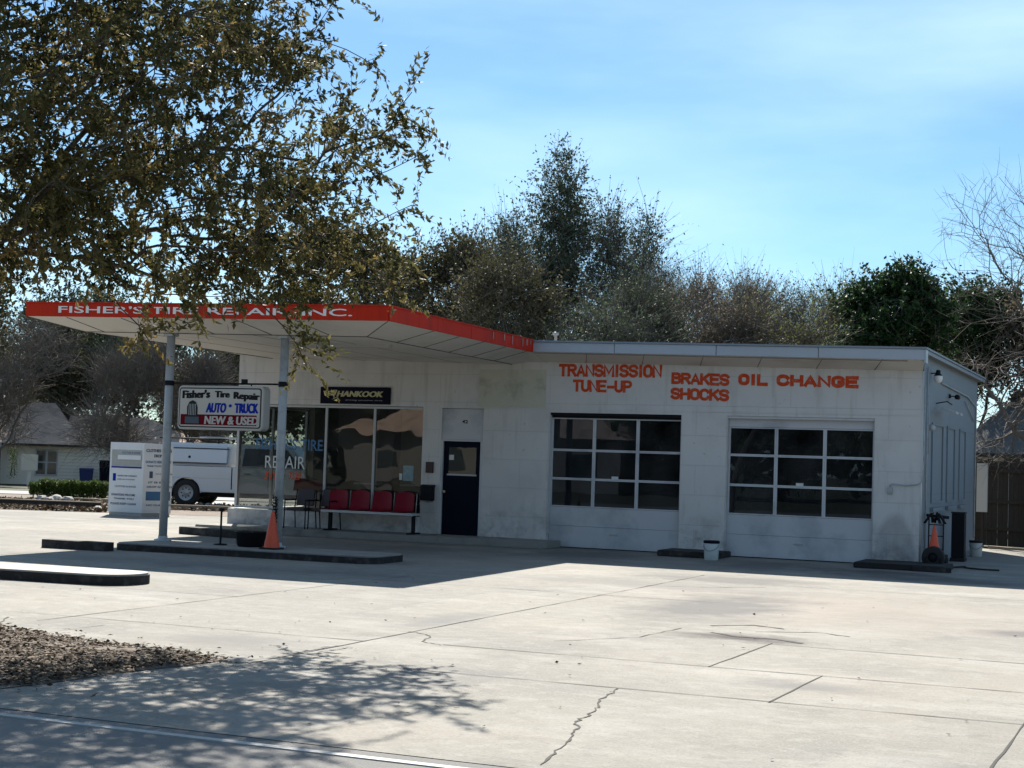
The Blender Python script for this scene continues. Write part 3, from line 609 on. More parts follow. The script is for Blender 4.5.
def T(word, x0, x1, zt0, zb0, zt1, zb1, th, sp=.34):
    """sign painter's block capitals, every stroke a flat band th wide"""
    wd = [(.45 if ch == 'I' else 1.25 if ch == 'M' else .95 if ch == '-' else 1.0) for ch in word]
    tot = sum(wd)+sp*(len(word)-1); k = (x1-x0-th)/tot; x = x0+th/2; mb = MB(); lay = 0
    for ch, w_ in zip(word, wd):
        for st_ in GLY[ch]:
            lay += 1; y = -.0025-.0022*(lay % 3); P = []
            for (gx, gz_) in st_:
                if ch == 'I': gx = .5
                X = x+gx*w_*k; t = (X-x0)/(x1-x0); zb = zb0+(zb1-zb0)*t+th*.42; zt = zt0+(zt1-zt0)*t-th*.42; P.append(Vector((X, zb+(zt-zb)*gz_)))
            n = len(P); Lp = []; Rp = []
            if (P[0]-P[1]).length > 1e-6 and n > 1 and (P[0]-P[-1]).length > 1e-4:
                P[0] = P[0]+(P[0]-P[1]).normalized()*th*.42; P[-1] = P[-1]+(P[-1]-P[-2]).normalized()*th*.42
            closed = (P[0]-P[-1]).length < 1e-4
            for i_ in range(n):
                a_ = P[i_]-P[i_-1] if i_ else (P[0]-P[-2] if closed else P[1]-P[0]); b_ = P[i_+1]-P[i_] if i_ < n-1 else (P[1]-P[0] if closed else P[-1]-P[-2])
                if a_.length < 1e-6: a_ = b_
                if b_.length < 1e-6: b_ = a_
                a_.normalize(); b_.normalize(); na_ = Vector((-a_.y, a_.x)); nb_ = Vector((-b_.y, b_.x)); m_ = (na_+nb_); m_ = m_.normalized() if m_.length > .1 else na_; q_ = th/2/max(.78, m_.dot(na_))
                Lp.append(P[i_]+m_*q_); Rp.append(P[i_]-m_*q_)
            vs = [(v.x, y-.00009*k9, v.y) for k9, v in enumerate(Lp)]+[(v.x, y-.00009*k9, v.y) for k9, v in enumerate(Rp)]; mb.add(vs, [(i_, i_+1, n+i_+1, n+i_) for i_ in range(n-1)])
        x += (w_+sp)*k
    return mb.build('lettering', 'redtext', st, recalc=False)
T('TRANSMISSION', -7.62, -5.31, 3.895, 3.63, 3.89, 3.62, .064)
T('TUNE-UP', -7.29, -5.96, 3.565, 3.31, 3.555, 3.30, .062)
T('BRAKES', -5.11, -3.87, 3.735, 3.50, 3.71, 3.465, .064)
T('SHOCKS', -5.12, -3.87, 3.42, 3.18, 3.395, 3.15, .064)
T('OIL', -3.69, -3.07, 3.72, 3.49, 3.71, 3.475, .075, .46)
T('CHANGE', -2.90, -1.25, 3.71, 3.48, 3.685, 3.45, .075, .42)
# paper notice shape: cream patch where an old sign was
MB().box(-9.47, -.006, 2.955, -7.90, -.001, 3.77).build('bare_patch', 'patch', st)
# lintel line and trim
MB().box(-9.3, -.012, 2.925, -.04, -.001, 2.945).build('lintel_strip', 'wall', st)
# storefront
xs = [-15.62, -14.46, -13.24, -12.0, -10.82]; ZB, ZT2 = .52, 2.92
for k in range(4):
    a0, a1 = xs[k], xs[k+1]
    fr = MB(); t = .028; y0, y1 = .04, .10
    if k == 0: fr.box(a0-.02, y0, ZB, a0+.04, y1, ZT2)
    else: fr.box(a0-t, y0, ZB, a0+t*.0, y1, ZT2)
    fr.box(a1-.0, y0, ZB, a1+t, y1, ZT2) if k == 3 else fr.box(a1-2*t, y0, ZB, a1-t-.002, y1, ZT2)
    l0 = a0+.041 if k == 0 else a0+.001; l1 = a1-.001 if k == 3 else a1-2*t-.001
    fr.box(l0, y0, ZB, l1, y1, ZB+.05).box(l0, y0, ZT2-.05, l1, y1, ZT2)
    g = fr.build('storefront_window', 'white', st)
    MB().add([(l0, .07, ZB+.05), (l1, .07, ZB+.05), (l1, .07, ZT2-.05), (l0, .07, ZT2-.05)], [(0,1,2,3)]).build('pane', 'glass', g, recalc=False)
g = MB().box(XL-.02, .105, ZB, XL+.04, .16, ZT2).box(XL-.02, 1.55, ZB, XL+.04, 1.6, ZT2).box(XL-.02, 3.12, ZB, XL+.04, 3.19, ZT2).box(XL-.02, .161, ZT2-.05, XL+.04, 1.549, ZT2).box(XL-.02, 1.601, ZT2-.05, XL+.04, 3.119, ZT2).build('side_window', 'white', st)
MB().add([(XL, .16, ZB), (XL, 3.12, ZB), (XL, 3.12, ZT2-.05), (XL, .16, ZT2-.05)], [(0,1,2,3)]).build('pane', 'glass', g, recalc=False)
MB().box(XL-.1, .205, 0, XL+.2, 3.19, .50).build('side_sill_wall', 'wall', st)
MB().hexa([(XL,.201,ZT2+.002),(XL+.2,.201,ZT2+.002),(XL+.2,3.19,ZT2+.002),(XL,3.19,ZT2+.002)],[(XL,.201,H0+up(XL)),(XL+.2,.201,H0+up(XL)),(XL+.2,3.19,H0+up(XL)),(XL,3.19,H0+up(XL))]).build('side_header_wall', 'wall', st)
def WTx(s, x0, x1, z0, z1, m, b=.02, sh=0): return text('window_lettering', s, x0, z0, x1, z1, .066, m, st, b, .002, sh)
WTx("FISHER'S TIRE", -15.12, -13.35, 1.88, 2.15, 'skyblue', .015)
WTx('REPAIR', -14.86, -13.80, 1.46, 1.74, 'paper', .0)
WTx('519', -14.88, -14.50, 1.20, 1.38, 'redtext', .02, .3); WTx('7120', -14.22, -13.9, 1.20, 1.38, 'redtext', .02, .3)
# entry door with panel above
MB().box(EN[0], .03, 2.23, EN[1], .12, 2.90).build('transom_panel', 'doorwhite', st)
text('house_number', '42', -9.86, 2.585, -9.72, 2.66, .028, 'black', st, .02)
MB().box(EN[0], .0, 0.15, EN[0]+.05, .14, 2.225).box(EN[1]-.05, .0, .15, EN[1], .14, 2.225).box(EN[0]-.0, -.004, 2.19, EN[1], .14, 2.226).build('door_frame', 'doorwhite', st)
dr = MB(); d0, d1 = EN[0]+.055, EN[1]-.055
dr.box(d0, .05, .15, d1, .09, 1.46).box(d0, .05, 2.06, d1, .09, 2.185).box(d0, .05, 1.461, d0+.11, .09, 2.059).box(d1-.11, .05, 1.461, d1, .09, 2.059)
dr = dr.build('entry_door', 'navy', st)
MB().box(d0+.11, .062, 1.461, d1-.11, .075, 2.059).build('door_window', 'glass', dr)
MB().box(d0+.09, .04, 1.44, d1-.09, .0495, 1.475).build('door_sill_strip', 'white', dr)
MB().box(d0+.13, .055, 1.78, d0+.24, .0605, 1.89).build('notice', 'paper', dr)
MB().lathe([(.0,.07),(.03,.065),(.035,.045),(.02,.03),(.015,0),(.04,0)], (d0+.055,.05,1.08), 12, 'y').build('door_knob', 'gold', dr)
# garage doors
def garage(xa, xb, topm, ztop):
    g = MB().box(xa+.02, .13, .02, xb-.02, .17, .46).box(xa+.02, .132, .465, xb-.02, .168, .86).build('garage_door', 'doorwhite', st)
    fz = [.865, 1.46, 2.07, ztop]
    cols_ = [xa+.02+(xb-xa-.04)*k/3 for k in range(4)]
    for i in range(3):
        for k in range(3):
            c0, c1 = cols_[k], cols_[k+1]; z0, z1 = fz[i], fz[i+1]; t = .036
            q = MB().box(c0+.001, .13, z0+.001, c0+t, .17, z1-.001).box(c1-t, .13, z0+.001, c1-.001, .17, z1-.001).box(c0+t, .13, z0+.001, c1-t, .17, z0+t*.7).box(c0+t, .13, z1-t*.7, c1-t, .17, z1-.001).build('door_window', 'doorwhite', g)
            MB().add([(c0+t,.15,z0+t*.7),(c1-t,.15,z0+t*.7),(c1-t,.15,z1-t*.7),(c0+t,.15,z1-t*.7)], [(0,1,2,3)]).build('pane', 'darkglass', q, recalc=False)
    MB().box(xa+.02, .12, ztop+.005, xb-.02, .17, 2.855).build('top_panel', topm, g)
    MB().box(xa-.0, .02, 0, xa+.018, .19, DH-.002).build('door_track_trim', 'wall', g); MB().box(xb-.018, .02, 0, xb, .19, DH-.002).build('door_track_trim', 'wall', g)
    MB().box(xa+.02, .02, DH-.05, xb-.02, .115, DH-.003).build('header_strip', topm, g)
    x = (cols_[1]+cols_[2])/2; MB().box(x-.07, .118, 1.475, x+.08, .129, 1.54).build('door_plate', 'paper', g)
    MB().box(x-.09, .115, .30, x+.09, .129, .33).build('pull_handle', 'greyframe', g)
    return g
garage(*D1, 'black', 2.755); garage(*D2, 'doorwhite', 2.64)
# things inside the garages seen dimly
for xx in (-6.8, -2.9):
    pass
# side wall panels
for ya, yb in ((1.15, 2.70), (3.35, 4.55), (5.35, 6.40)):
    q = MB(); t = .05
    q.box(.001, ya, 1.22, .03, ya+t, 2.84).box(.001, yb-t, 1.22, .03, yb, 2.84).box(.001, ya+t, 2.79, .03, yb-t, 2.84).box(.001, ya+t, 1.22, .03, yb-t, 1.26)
    q.build('blocked_window', 'shadeside', st); 
    MB().box(.002, ya-.05, 1.06, .07, yb+.05, 1.13).build('window_ledge', 'shadeside', st)
MB().tube([(.03, 2.3, 3.7), (.03, 6.6, 3.62), (.03, 8.2, 3.45), (.03, 8.2, .3)], .018, 6).tube([(.03, .35, .3), (.03, .35, 3.9)], .016, 6).tube([(.03,.5,3.4),(.03,.55,2.2)],.012,6).tube([(.03,6.2,3.5),(.03,7.8,3.1)],.014,6).build('wall_conduit', 'poleW', st)

# ------------------------------------------------------------------ pavement, islands
struct(MB().prism([(-15.75,-1.35),(-7.55,-1.0),(-7.45,-.8),(-7.45,-.002),(-15.75,-.002)][::1], 0, .15).build('walkway', 'kerb', None, .015))
def rounded(x0, y0, x1, y1, r, skew=0, n=6, ends='both'):
    out = []
    for cx_, cy_, a0 in ((x1-r, y0+r, -90), (x1-r, y1-r, 0), (x0+r, y1-r, 90), (x0+r, y0+r, 180)):
        for k in range(n+1):
            t = math.radians(a0+90*k/n); out.append((cx_+r*math.cos(t), cy_+r*math.sin(t)))
    return [(x, y+skew*(x-x1)) for x, y in out]
isl = thing('kerb_island', 'long dark sided concrete pump island under the canopy posts', 'island')
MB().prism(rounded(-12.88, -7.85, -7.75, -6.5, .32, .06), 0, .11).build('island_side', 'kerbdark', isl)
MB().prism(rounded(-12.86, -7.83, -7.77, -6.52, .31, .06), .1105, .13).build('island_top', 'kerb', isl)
isl2 = thing('kerb_island', 'low concrete kerb island with sunlit white top nearest the camera at left', 'island')
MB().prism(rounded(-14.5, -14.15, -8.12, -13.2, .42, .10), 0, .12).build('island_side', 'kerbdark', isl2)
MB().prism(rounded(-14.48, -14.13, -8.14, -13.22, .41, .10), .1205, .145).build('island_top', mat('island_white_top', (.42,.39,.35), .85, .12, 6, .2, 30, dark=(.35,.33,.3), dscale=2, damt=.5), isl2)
kb = thing('kerb_block', 'narrow dark kerb strip running left from the canopy island', 'kerb')
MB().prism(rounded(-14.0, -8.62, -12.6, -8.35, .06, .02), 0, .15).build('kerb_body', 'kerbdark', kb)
kb = thing('kerb_block', 'short rough concrete kerb strip beyond the canopy left of the show window', 'kerb')
MB().prism([(-15.25,-2.68),(-13.0,-3.3),(-12.9,-2.9),(-15.15,-2.35)], 0, .16).build('kerb_body', 'kerbdark', kb, .01)
kb = thing('concrete_slab', 'black stained slab against the wall pier between the garage doors', 'slab')
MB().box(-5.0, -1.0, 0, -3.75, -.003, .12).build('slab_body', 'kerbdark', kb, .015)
kb = thing('concrete_slab', 'wide black stained slab at the right front corner of the building', 'slab')
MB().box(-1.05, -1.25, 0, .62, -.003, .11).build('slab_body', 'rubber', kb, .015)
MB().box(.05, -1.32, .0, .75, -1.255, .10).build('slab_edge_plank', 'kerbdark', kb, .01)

# ------------------------------------------------------------------ hanging sign
SX0, SX1, SZ0, SZ1, SY = -12.27, -10.44, 2.19, 2.99, -7.13
sg = thing('hanging_sign', 'white lightbox sign with tyre picture hanging between the canopy posts', 'sign', (0,0,0))
def rrect(x0, z0, x1, z1, r, n=5):
    out = []
    for cx_, cz_, a0 in ((x1-r, z0+r, -90), (x1-r, z1-r, 0), (x0+r, z1-r, 90), (x0+r, z0+r, 180)):
        for k in range(n+1):
            t = math.radians(a0+90*k/n); out.append((cx_+r*math.cos(t), cz_+r*math.sin(t)))
    return out
MB().prismy(rrect(SX0, SZ0, SX1, SZ1, .09), SY, SY+.22).build('sign_cabinet', 'signwhite', sg, .012)
ifr = rrect(SX0+.035, SZ0+.04, SX1-.05, SZ1-.04, .05); 
MB().prismy(ifr, SY-.006, SY-.001).build('face_border', 'black', sg)
MB().prismy(rrect(SX0+.055, SZ0+.06, SX1-.07, SZ1-.06, .04), SY-.012, SY-.0065).build('face_panel', mat('sign_panel', (.56,.53,.48), .45, .04, 3), sg)
fy = SY-.0125
MB().box(SX0+.08, fy-.003, SZ0+.085, SX1-.13, fy, SZ0+.275).build('face_band', 'maroon', sg)
def ST(s, x0, x1, z0, z1, m, b, sh=0, rot=0, y=fy): return text('lettering', s, x0, z0, x1, z1, y, m, sg, b, .003, sh, rot)
ST('Fisher\'s', SX0+0.100, SX0+0.702, 2.75, 2.90, 'black', .05, rot=.03); ST('Tire', SX0+0.799, SX0+1.121, 2.775, 2.895, 'black', .055); ST('Repair', SX0+1.197, SX0+1.755, 2.72, 2.885, 'black', .05, rot=-.04)
ST('AUTO', SX0+0.616, SX0+1.057, 2.50, 2.68, 'blue', .055, .15); ST('*', SX0+1.100, SX0+1.175, 2.60, 2.66, 'blue', .06); ST('TRUCK', SX0+1.229, SX0+1.734, 2.50, 2.68, 'blue', .055)
ST('NEW & USED', SX0+0.595, SX0+1.745, 2.29, 2.44, 'signwhite', .03, .08, y=fy-.0035)
tp = [(x, z) for x, z in [(SX0+.22,2.42),(SX0+.215,2.60),(SX0+.26,2.69),(SX0+.33,2.72),(SX0+.40,2.69),(SX0+.44,2.60),(SX0+.445,2.42)][::-1]]
tq = MB().prismy(tp[::-1], fy-.006, fy-.0036).build('tyre_picture', 'rubber', sg)
q = MB()
for k in range(5): q.box(SX0+.255+k*.034, fy-.009, 2.45, SX0+.267+k*.034, fy-.0065, 2.655)
q.build('tyre_tread', 'greyframe', tq)
MB().box(SX0+.18, fy-.009, 2.30, SX0+.48, fy-.0065, 2.42).build('tyre_base_picture', mat('slate', (.06,.09,.12), .6), sg)
MB().tube([(-12.6,-6.99,3.035),(-10.05,-6.99,3.035)], .016, 8).tube([(-12.0,-6.99,3.03),(-12.0,-6.99,2.96)], .012, 6).tube([(-10.8,-6.99,3.03),(-10.8,-6.99,2.96)], .012, 6).build('hanging_bar', 'black', sg)
for px in (-12.57, -10.13): MB().lathe([(.09,0),(.09,.09),(.082,.09),(.082,0)], (px,-7.0,2.99), 14).build('pole_clamp', 'black', sg)
MB().box(-11.0,-7.02,3.05,-10.9,-6.96,3.12).build('junction_box', 'black', sg)

# wall sign
hs = thing('wall_sign', 'dark navy wall sign with gold wing emblem above the show windows', 'sign', (0,0,0))
MB().box(-13.40, -.05, 2.965, -11.62, -.001, 3.345).build('sign_board', 'navy', hs, .006)
text('lettering', 'HANKOOK', -12.98, 3.125, -11.78, 3.255, -.0505, 'gold', hs, .035, .003, .25)
text('small_lettering', 'driving emotion tires', -12.75, 3.03, -11.80, 3.065, -.0505, 'greyframe', hs, 0, .002, .2)
q = MB()
for k in range(3):
    o = .075*k; q.prismy([(-13.32+o, 3.235), (-13.20+o*.9, 3.14+.01*k), (-13.14+o*.85, 3.15), (-13.08+o*.8, 3.27), (-13.12+o*.8, 3.28), (-13.19+o*.85, 3.185), (-13.27+o, 3.255)], -.054, -.0505)
q.build('wing_emblem', 'gold', hs)

# ------------------------------------------------------------------ furniture
bn = thing('seat_bench', 'row of four red shell seats on a white beam beneath the show windows', 'bench', (-11.60, -.75, .15))
bw = 2.28
MB().box(-bw/2, -.24, .40, bw/2-.02, -.17, .455).box(-bw/2, -.17, .405, bw/2-.02, .16, .44).build('seat_beam', 'white', bn, .008)
for k in range(4):
    x0 = -bw/2+.24+k*.545-.02
    s_ = MB(); n = 7; W_ = .235
    prof = [(-.21,.462),(-.10,.452),(.05,.455),(.14,.48),(.18,.56),(.20,.70),(.215,.84),(.22,.90)]
    vs = []; 
    for (y, z) in prof:
        for j in range(n):
            u = -1+2*j/(n-1); wz = W_*(1 if z < .8 else 1-.12*(z-.8)/.1*abs(u))
            vs.append((x0+u*wz, y-.045*u*u*(z > .5)+.0, z+.03*u*u*(z < .5)-.03*(z > .88)*u*u))
    m_ = len(prof); back = [(v[0], v[1]+.018, v[2]-.012) for v in vs]
    fsx = [(i*n+j, i*n+j+1, (i+1)*n+j+1, (i+1)*n+j) for i in range(m_-1) for j in range(n-1)]
    s_.add(vs, fsx, True); s_.add(back, [f[::-1] for f in fsx], True)
    s_.build('seat', 'redseat', bn, recalc=False)
    MB().tube([(x0+.262,.19,.45),(x0+.262,.23,.88)], .012, 6).build('seat_divider', 'greyframe', bn)
for x in (-bw/2+.12, bw/2-.12):
    MB().box(x-.03, -.03, .03, x+.03, .05, .40).box(x-.035, -.25, 0, x+.035, .28, .035).box(x-.02,-.03,.40,x+.02,.0,.404).build('leg', 'black', bn, .004)
def armchair(loc, rz, label, cm='darkchair'):
    c = thing('armchair', label, 'chair', loc, rz, 'armchairs beside the red bench')
    MB().box(-.24, -.22, .40, .24, .22, .46).build('seat', cm, c, .02)
    MB().hexa([(-.23,.20,.50),(.23,.20,.50),(.23,.24,.50),(-.23,.24,.50)], [(-.22,.27,.88),(.22,.27,.88),(.22,.31,.88),(-.22,.31,.88)]).build('backrest', cm, c, .015)
    for s in (-1, 1):
        MB().tube([(s*.27,-.22,0),(s*.265,-.21,.62)], .014, 8).build('leg', 'black', c)
        MB().tube([(s*.27,.28,0),(s*.265,.22,.45),(s*.25,.29,.86)], .014, 8).build('leg', 'black', c)
        MB().tube([(s*.265,-.22,.63),(s*.265,.22,.63)], .02, 8).tube([(s*.262,.22,.42),(s*.262,-.22,.42)], .01, 6).build('armrest', 'black', c)
    return c
armchair((-13.42, -.72, .15), .0, 'dark maroon armchair at far left of the seating row')
armchair((-12.86+.0, -.62, .15), -.05, 'dark maroon armchair touching the left end of the red bench')
# traffic cones
def cone(loc, label, s=1, rz=0):
    c = thing('traffic_cone', label, 'traffic cone', loc, rz, 'faded orange traffic cones')
    MB().lathe([(.155*s,.03),(.15*s,.05),(.03*s,.70*s),(.022*s,.72*s),(.015*s,.70*s)], (0,0,0), 20).build('cone_body', 'cone', c)
    MB().prism(rounded(-.18*s,-.18*s,.18*s,.18*s,.03), 0, .03).build('cone_base', 'cone' if s > .95 else 'rubber', c, .004)
    return c
cone((-9.98, -7.42, .131), 'orange traffic cone in front of the right canopy post', .92)
# planter
pl = thing('planter_tub', 'black planter tub with withered plants below the corner window', 'planter', (-10.62, -7.1, .131))
MB().lathe([(.20,0),(.24,.02),(.27,.24),(.285,.25),(.285,.27),(.26,.27),(.25,.22),(0,.22)], (0,0,0), 18).build('tub', 'black', pl)
q = MB(); rr = random.Random(3)
for k in range(26):
    a_ = rr.uniform(0, 6.28); r0 = rr.uniform(.02, .2); l_ = rr.uniform(.08, .2)
    p0 = (r0*math.cos(a_), r0*math.sin(a_), .22); p1 = (p0[0]*1.4, p0[1]*1.4, .22+l_*.6); p2 = (p0[0]*2, p0[1]*2, .22+l_*.5)
    q.tube([p0, p1, p2], [.006, .005, .002], 4)
q.build('withered_stems', 'brown', pl)
sd = thing('air_hose_stand', 'thin black metal stand on the island left of the planter', 'stand', (-11.22, -7.15, .131))
MB().lathe([(.12,0),(.12,.02),(.02,.03),(.018,.60)], (0,0,0), 12).build('post', 'black', sd)
MB().box(-.03,-.03,.60,.03,.03,.66).tube([(-.05,0,.63),(.06,0,.64)], .012, 6).build('head', 'black', sd)
hc = thing('wire_coil', 'tangle of chain and wire hung on the right canopy post', 'wire coil', (-10.13, -7.1, .5))
q = MB(); rr = random.Random(8)
for k in range(9):
    z = .05+k*.055; q.tube([(.02*math.cos(t)*2+rr.uniform(-.02,.02), -.02-.02*math.sin(t), z+.035*math.sin(t*1.0)+rr.uniform(0,.02)) for t in np.linspace(0, 6.28, 9)], .009, 5)
q.tube([(.0,-.02,.55),(.03,-.03,.3),(-.02,-.03,.1),(.02,-.03,-.1)], .007, 5); q.build('coil', 'black', hc)
# wall fittings
tag(MB().box(-10.68,-.04,1.48,-10.50,-.001,1.72).build('wall_plaque', mat('plaque_brown', (.05,.02,.02), .5), None, .006), 'small dark brown plaque on the wall left of the entry door', 'plaque')
mb_ = thing('mailbox', 'black letter box on the wall below the brown plaque', 'mailbox', (-10.6, 0, .87))
MB().box(-.15,-.12,0,.15,-.001,.30).build('box_body', 'black', mb_, .008)
MB().hexa([(-.16,-.14,.301),(.16,-.14,.301),(.16,-.001,.301),(-.16,-.001,.301)], [(-.16,-.13,.32),(.16,-.13,.32),(.16,-.001,.35),(-.16,-.001,.35)]).build('lid', 'black', mb_)
oc = thing('outlet_box', 'grey electric outlet with bent conduit on the right front pier', 'outlet', (-.6, 0, 1.4))
MB().box(-.05,-.05,0,.05,-.001,.12).build('box', 'poleW', oc, .006)
MB().tube([(0,-.025,.12),(.0,-.03,.17),(.04,-.03,.19),(.30,-.03,.17),(.5,-.03,.19),(.60,-.03,.24),(.63,-.03,.6),(.635,-.02,2.1)], .013, 6).build('conduit', 'poleW', oc)
# bucket
def bucket(loc, label, name='bucket', m='bucket', lid='navy', s=1):
    b_ = thing(name, label, 'bucket', loc)
    MB().lathe([(.0,0),(.13*s,0),(.135*s,.01),(.15*s,.33*s),(.148*s,.335*s)], (0,0,0), 22).build('bucket_body', m, b_)
    MB().lathe([(.158*s,.325*s),(.16*s,.37*s),(.15*s,.378*s),(0,.378*s)], (0,0,0), 22).build('lid', lid, b_)
    MB().tube([(.152*s*math.cos(t), -.16*s*math.sin(t)-.0, .31*s-.13*s*math.sin(t)) for t in np.linspace(.1, 3.04, 9)], .004, 5).build('handle', 'black', b_)
    return b_
bucket((-3.78, -1.35, 0), 'white plastic bucket with dark lid between the two garage doors')
bucket((.42, 5.3, 0), 'pale yellowish bucket at the foot of the side wall', m=None or 'signwhite', lid='black', s=.95)
# side wall lamp etc
wl = thing('wall_lamp', 'white globe yard lamp on the side wall near the roof corner', 'lamp', (0, .95, 3.55))
MB().tube([(0,0,.25),(.18,0,.26)], .02, 8).build('bracket', 'black', wl)
MB().lathe([(.05,.36),(.07,.34),(.075,.25),(.13,.19),(.14,.17)], (.22,0,0), 16).build('lamp_cap', 'black', wl)
MB().lathe([(.135,.17),(.145,.08),(.12,.0),(.07,-.05),(0,-.065)], (.22,0,0), 16).build('globe', 'globe', wl)
wl.scale = (.62, .62, .62); wl.location.z = 3.66
fl = thing('floodlight', 'twin floodlight heads hanging from a bracket under the globe lamp', 'floodlight', (0, 1.7, 3.15))
MB().tube([(0,0,.1),(.22,0,.14),(.25,.5,.1)], .012, 6).build('bracket', 'black', fl)
for y in (.05, .75):
    MB().hexa([(.14,y-.17,-.02),(.42,y-.17,-.12),(.42,y+.17,-.12),(.14,y+.17,-.02)], [(.14,y-.17,.03),(.42,y-.17,-.07),(.42,y+.17,-.07),(.14,y+.17,.03)]).build('lamp_head', 'white', fl, .01)
sc_ = thing('security_camera', 'small black camera high on the side wall behind the floodlights', 'camera', (0, 3.6, 3.45))
MB().box(0,-.04,0,.04,.04,.08).tube([(.03,0,.04),(.15,0,.04)], .012, 6).build('mount', 'black', sc_)
MB().lathe([(0,-.09),(.05,-.09),(.055,.1),(.04,.13),(0,.13)], (.18,0,.02), 12, 'y').build('camera_body', 'black', sc_)
tag(MB().lathe([(0,-.1),(.06,-.1),(.07,.06),(.05,.09),(0,.09)], (.08,.62,2.72), 12, 'y').build('wall_horn', 'greyframe'), 'small grey bell shaped fitting on the side wall conduit', 'fitting')
# equipment by the corner
ht = thing('hand_truck', 'black upright handled frame leaning at the side wall corner', 'hand truck', (.22, .35, 0))
q = MB().tube([(-.14,.1,.12),(-.14,.14,1.0),(-.05,.14,1.05)], .014, 6).tube([(.14,.1,.12),(.14,.14,.95)], .012, 6)
q.tube([(-.2,.14,1.0),(.24,.14,.97)], .03, 8)
for z in (.35,.6,.82): q.tube([(-.14,.12,z),(.14,.12,z)], .01, 6)
q.build('frame', 'black', ht)
MB().lathe([(.05,-.03),(.12,-.03),(.13,0),(.12,.03),(.05,.03)], (-.2,.1,.13), 14, 'x').build('wheel', 'rubber', ht)
MB().lathe([(.05,-.03),(.12,-.03),(.13,0),(.12,.03),(.05,.03)], (.2,.1,.13), 14, 'x').build('wheel', 'rubber', ht)
hr = thing('hose_reel', 'dark reel of coiled hose on the ground under the corner cone', 'hose reel', (.28, -.25, 0))
MB().lathe([(.09,-.10),(.20,-.11),(.215,-.06),(.2,0),(.215,.06),(.20,.11),(.09,.10)], (0,0,.22), 20, 'y').build('hose_coil', 'rubber', hr)
MB().lathe([(0,-.08),(.10,-.08),(.10,.08),(0,.08)], (0,0,.22), 16, 'y').box(-.16,-.12,0,-.12,.12,.22).box(.12,-.12,0,.16,.12,.22).box(-.2,-.14,0,.2,-.10,.03).box(-.2,.10,0,.2,.14,.03).build('reel_stand', 'black', hr)
cone((.26, -.05, .34), 'orange traffic cone perched on a hose reel at the building corner', .68)
q = MB(); rr = random.Random(4)
for k in range(10):
    a_ = rr.uniform(-1.2, 1.2); q.tube([(.26+rr.uniform(-.06,.06),.02,.85+rr.uniform(0,.1)), (.26+.12*math.sin(a_),.0,.95+.12*math.cos(a_)), (.26+.22*math.sin(a_*1.4),-.05,.86)], [.02,.026,.012], 5)
tag(q.build('rag_bundle', 'black'), 'dark bundle of rags draped over the corner cone', 'rags')
ho = MB(); pts = [(.35,-.3,.03)]
for k in range(40):
    t = k/39; pts.append((.4+1.0*t+.12*math.sin(t*9), -.2+3.0*t*(1-t)*1.0+.35*math.sin(t*7), .025))
tag(ho.tube(pts, .018, 6).build('hose', 'rubber'), 'black hose lying loosely on the ground by the side wall', 'hose')
cb_ = thing('steel_cabinet', 'tall narrow black cabinet standing against the side wall', 'cabinet', (.33, 3.0, 0))
MB().box(-.13,-.16,.08,.13,.16,1.0).build('cabinet_body', 'black', cb_, .01)
MB().box(-.15,-.19,0,.15,.19,.075).box(-.14,-.17,1.002,.14,.17,1.03).build('cabinet_base', 'rubber', cb_)
# showroom contents
ctn = thing('shop_counter', 'dark service counter seen inside the show windows', 'counter', (-12.8, 3.2, .155))
MB().box(-1.2,-.3,0,1.2,.3,.95).build('counter_body', 'darkchair', ctn, .01); MB().box(-1.25,-.34,.951,1.25,.34,.99).build('counter_top', 'white', ctn)
tag(MB().hexa([(-14.35,.5,.95),(-13.5,.5,.95),(-13.5,.54,.95),(-14.35,.54,.95)],[(-14.3,.5,1.25),(-13.55,.5,1.2),(-13.55,.54,1.2),(-14.3,.54,1.25)]).build('window_card', 'redseat'), 'red card propped behind the show window below the lettering', 'card')
ts = thing('tyre_stack', 'stack of black tyres behind the rightmost show window', 'tyre stack', (-11.5, .75, .155))
for k in range(4): MB().lathe([(.18,0),(.30,.01),(.32,.10),(.30,.19),(.18,.20),(.17,.1),(.18,0)], (0,0,k*.2), 20).build('tyre', 'rubber', ts)
tag(MB().box(-11.28,.058,1.28,-11.02,.064,1.62).build('window_poster', mat('poster_teal', (.25,.36,.38), .6, .5, 14)), 'small teal poster stuck on the rightmost show window', 'poster')
tag(MB().box(-11.37,.058,1.30,-11.30,.064,1.44).build('window_notice', 'paper'), 'small white notice beside the teal window poster', 'notice')
pc = thing('room_column', 'dark square column inside the showroom', 'column', (-12.6, 1.9, .155))
MB().box(-.2,-.2,0,.2,.2,3.5).build('shaft', 'darkchair', pc); MB().box(-.24,-.24,0,.24,.24,.12).build('plinth', 'black', pc)

# ------------------------------------------------------------------ donation box
db = thing('donation_box', 'tall white clothing donation box with printed panels at the lot edge', 'donation box', (-20.95, 3.75, 0), math.radians(0))
# front faces the left camera side: two visible faces
ang1 = math.radians(-24)
e1 = Vector((math.cos(math.radians(58)), math.sin(math.radians(58)), 0))   # along the right hand face
db.rotation_euler = (0, 0, 0)
bx = thing  # keep name short
u1 = Vector((-.80, -.60, 0)); v1 = Vector((.60+.0, .80, 0))
u1.normalize(); v1 = Vector((.62, .78, 0)).normalized()
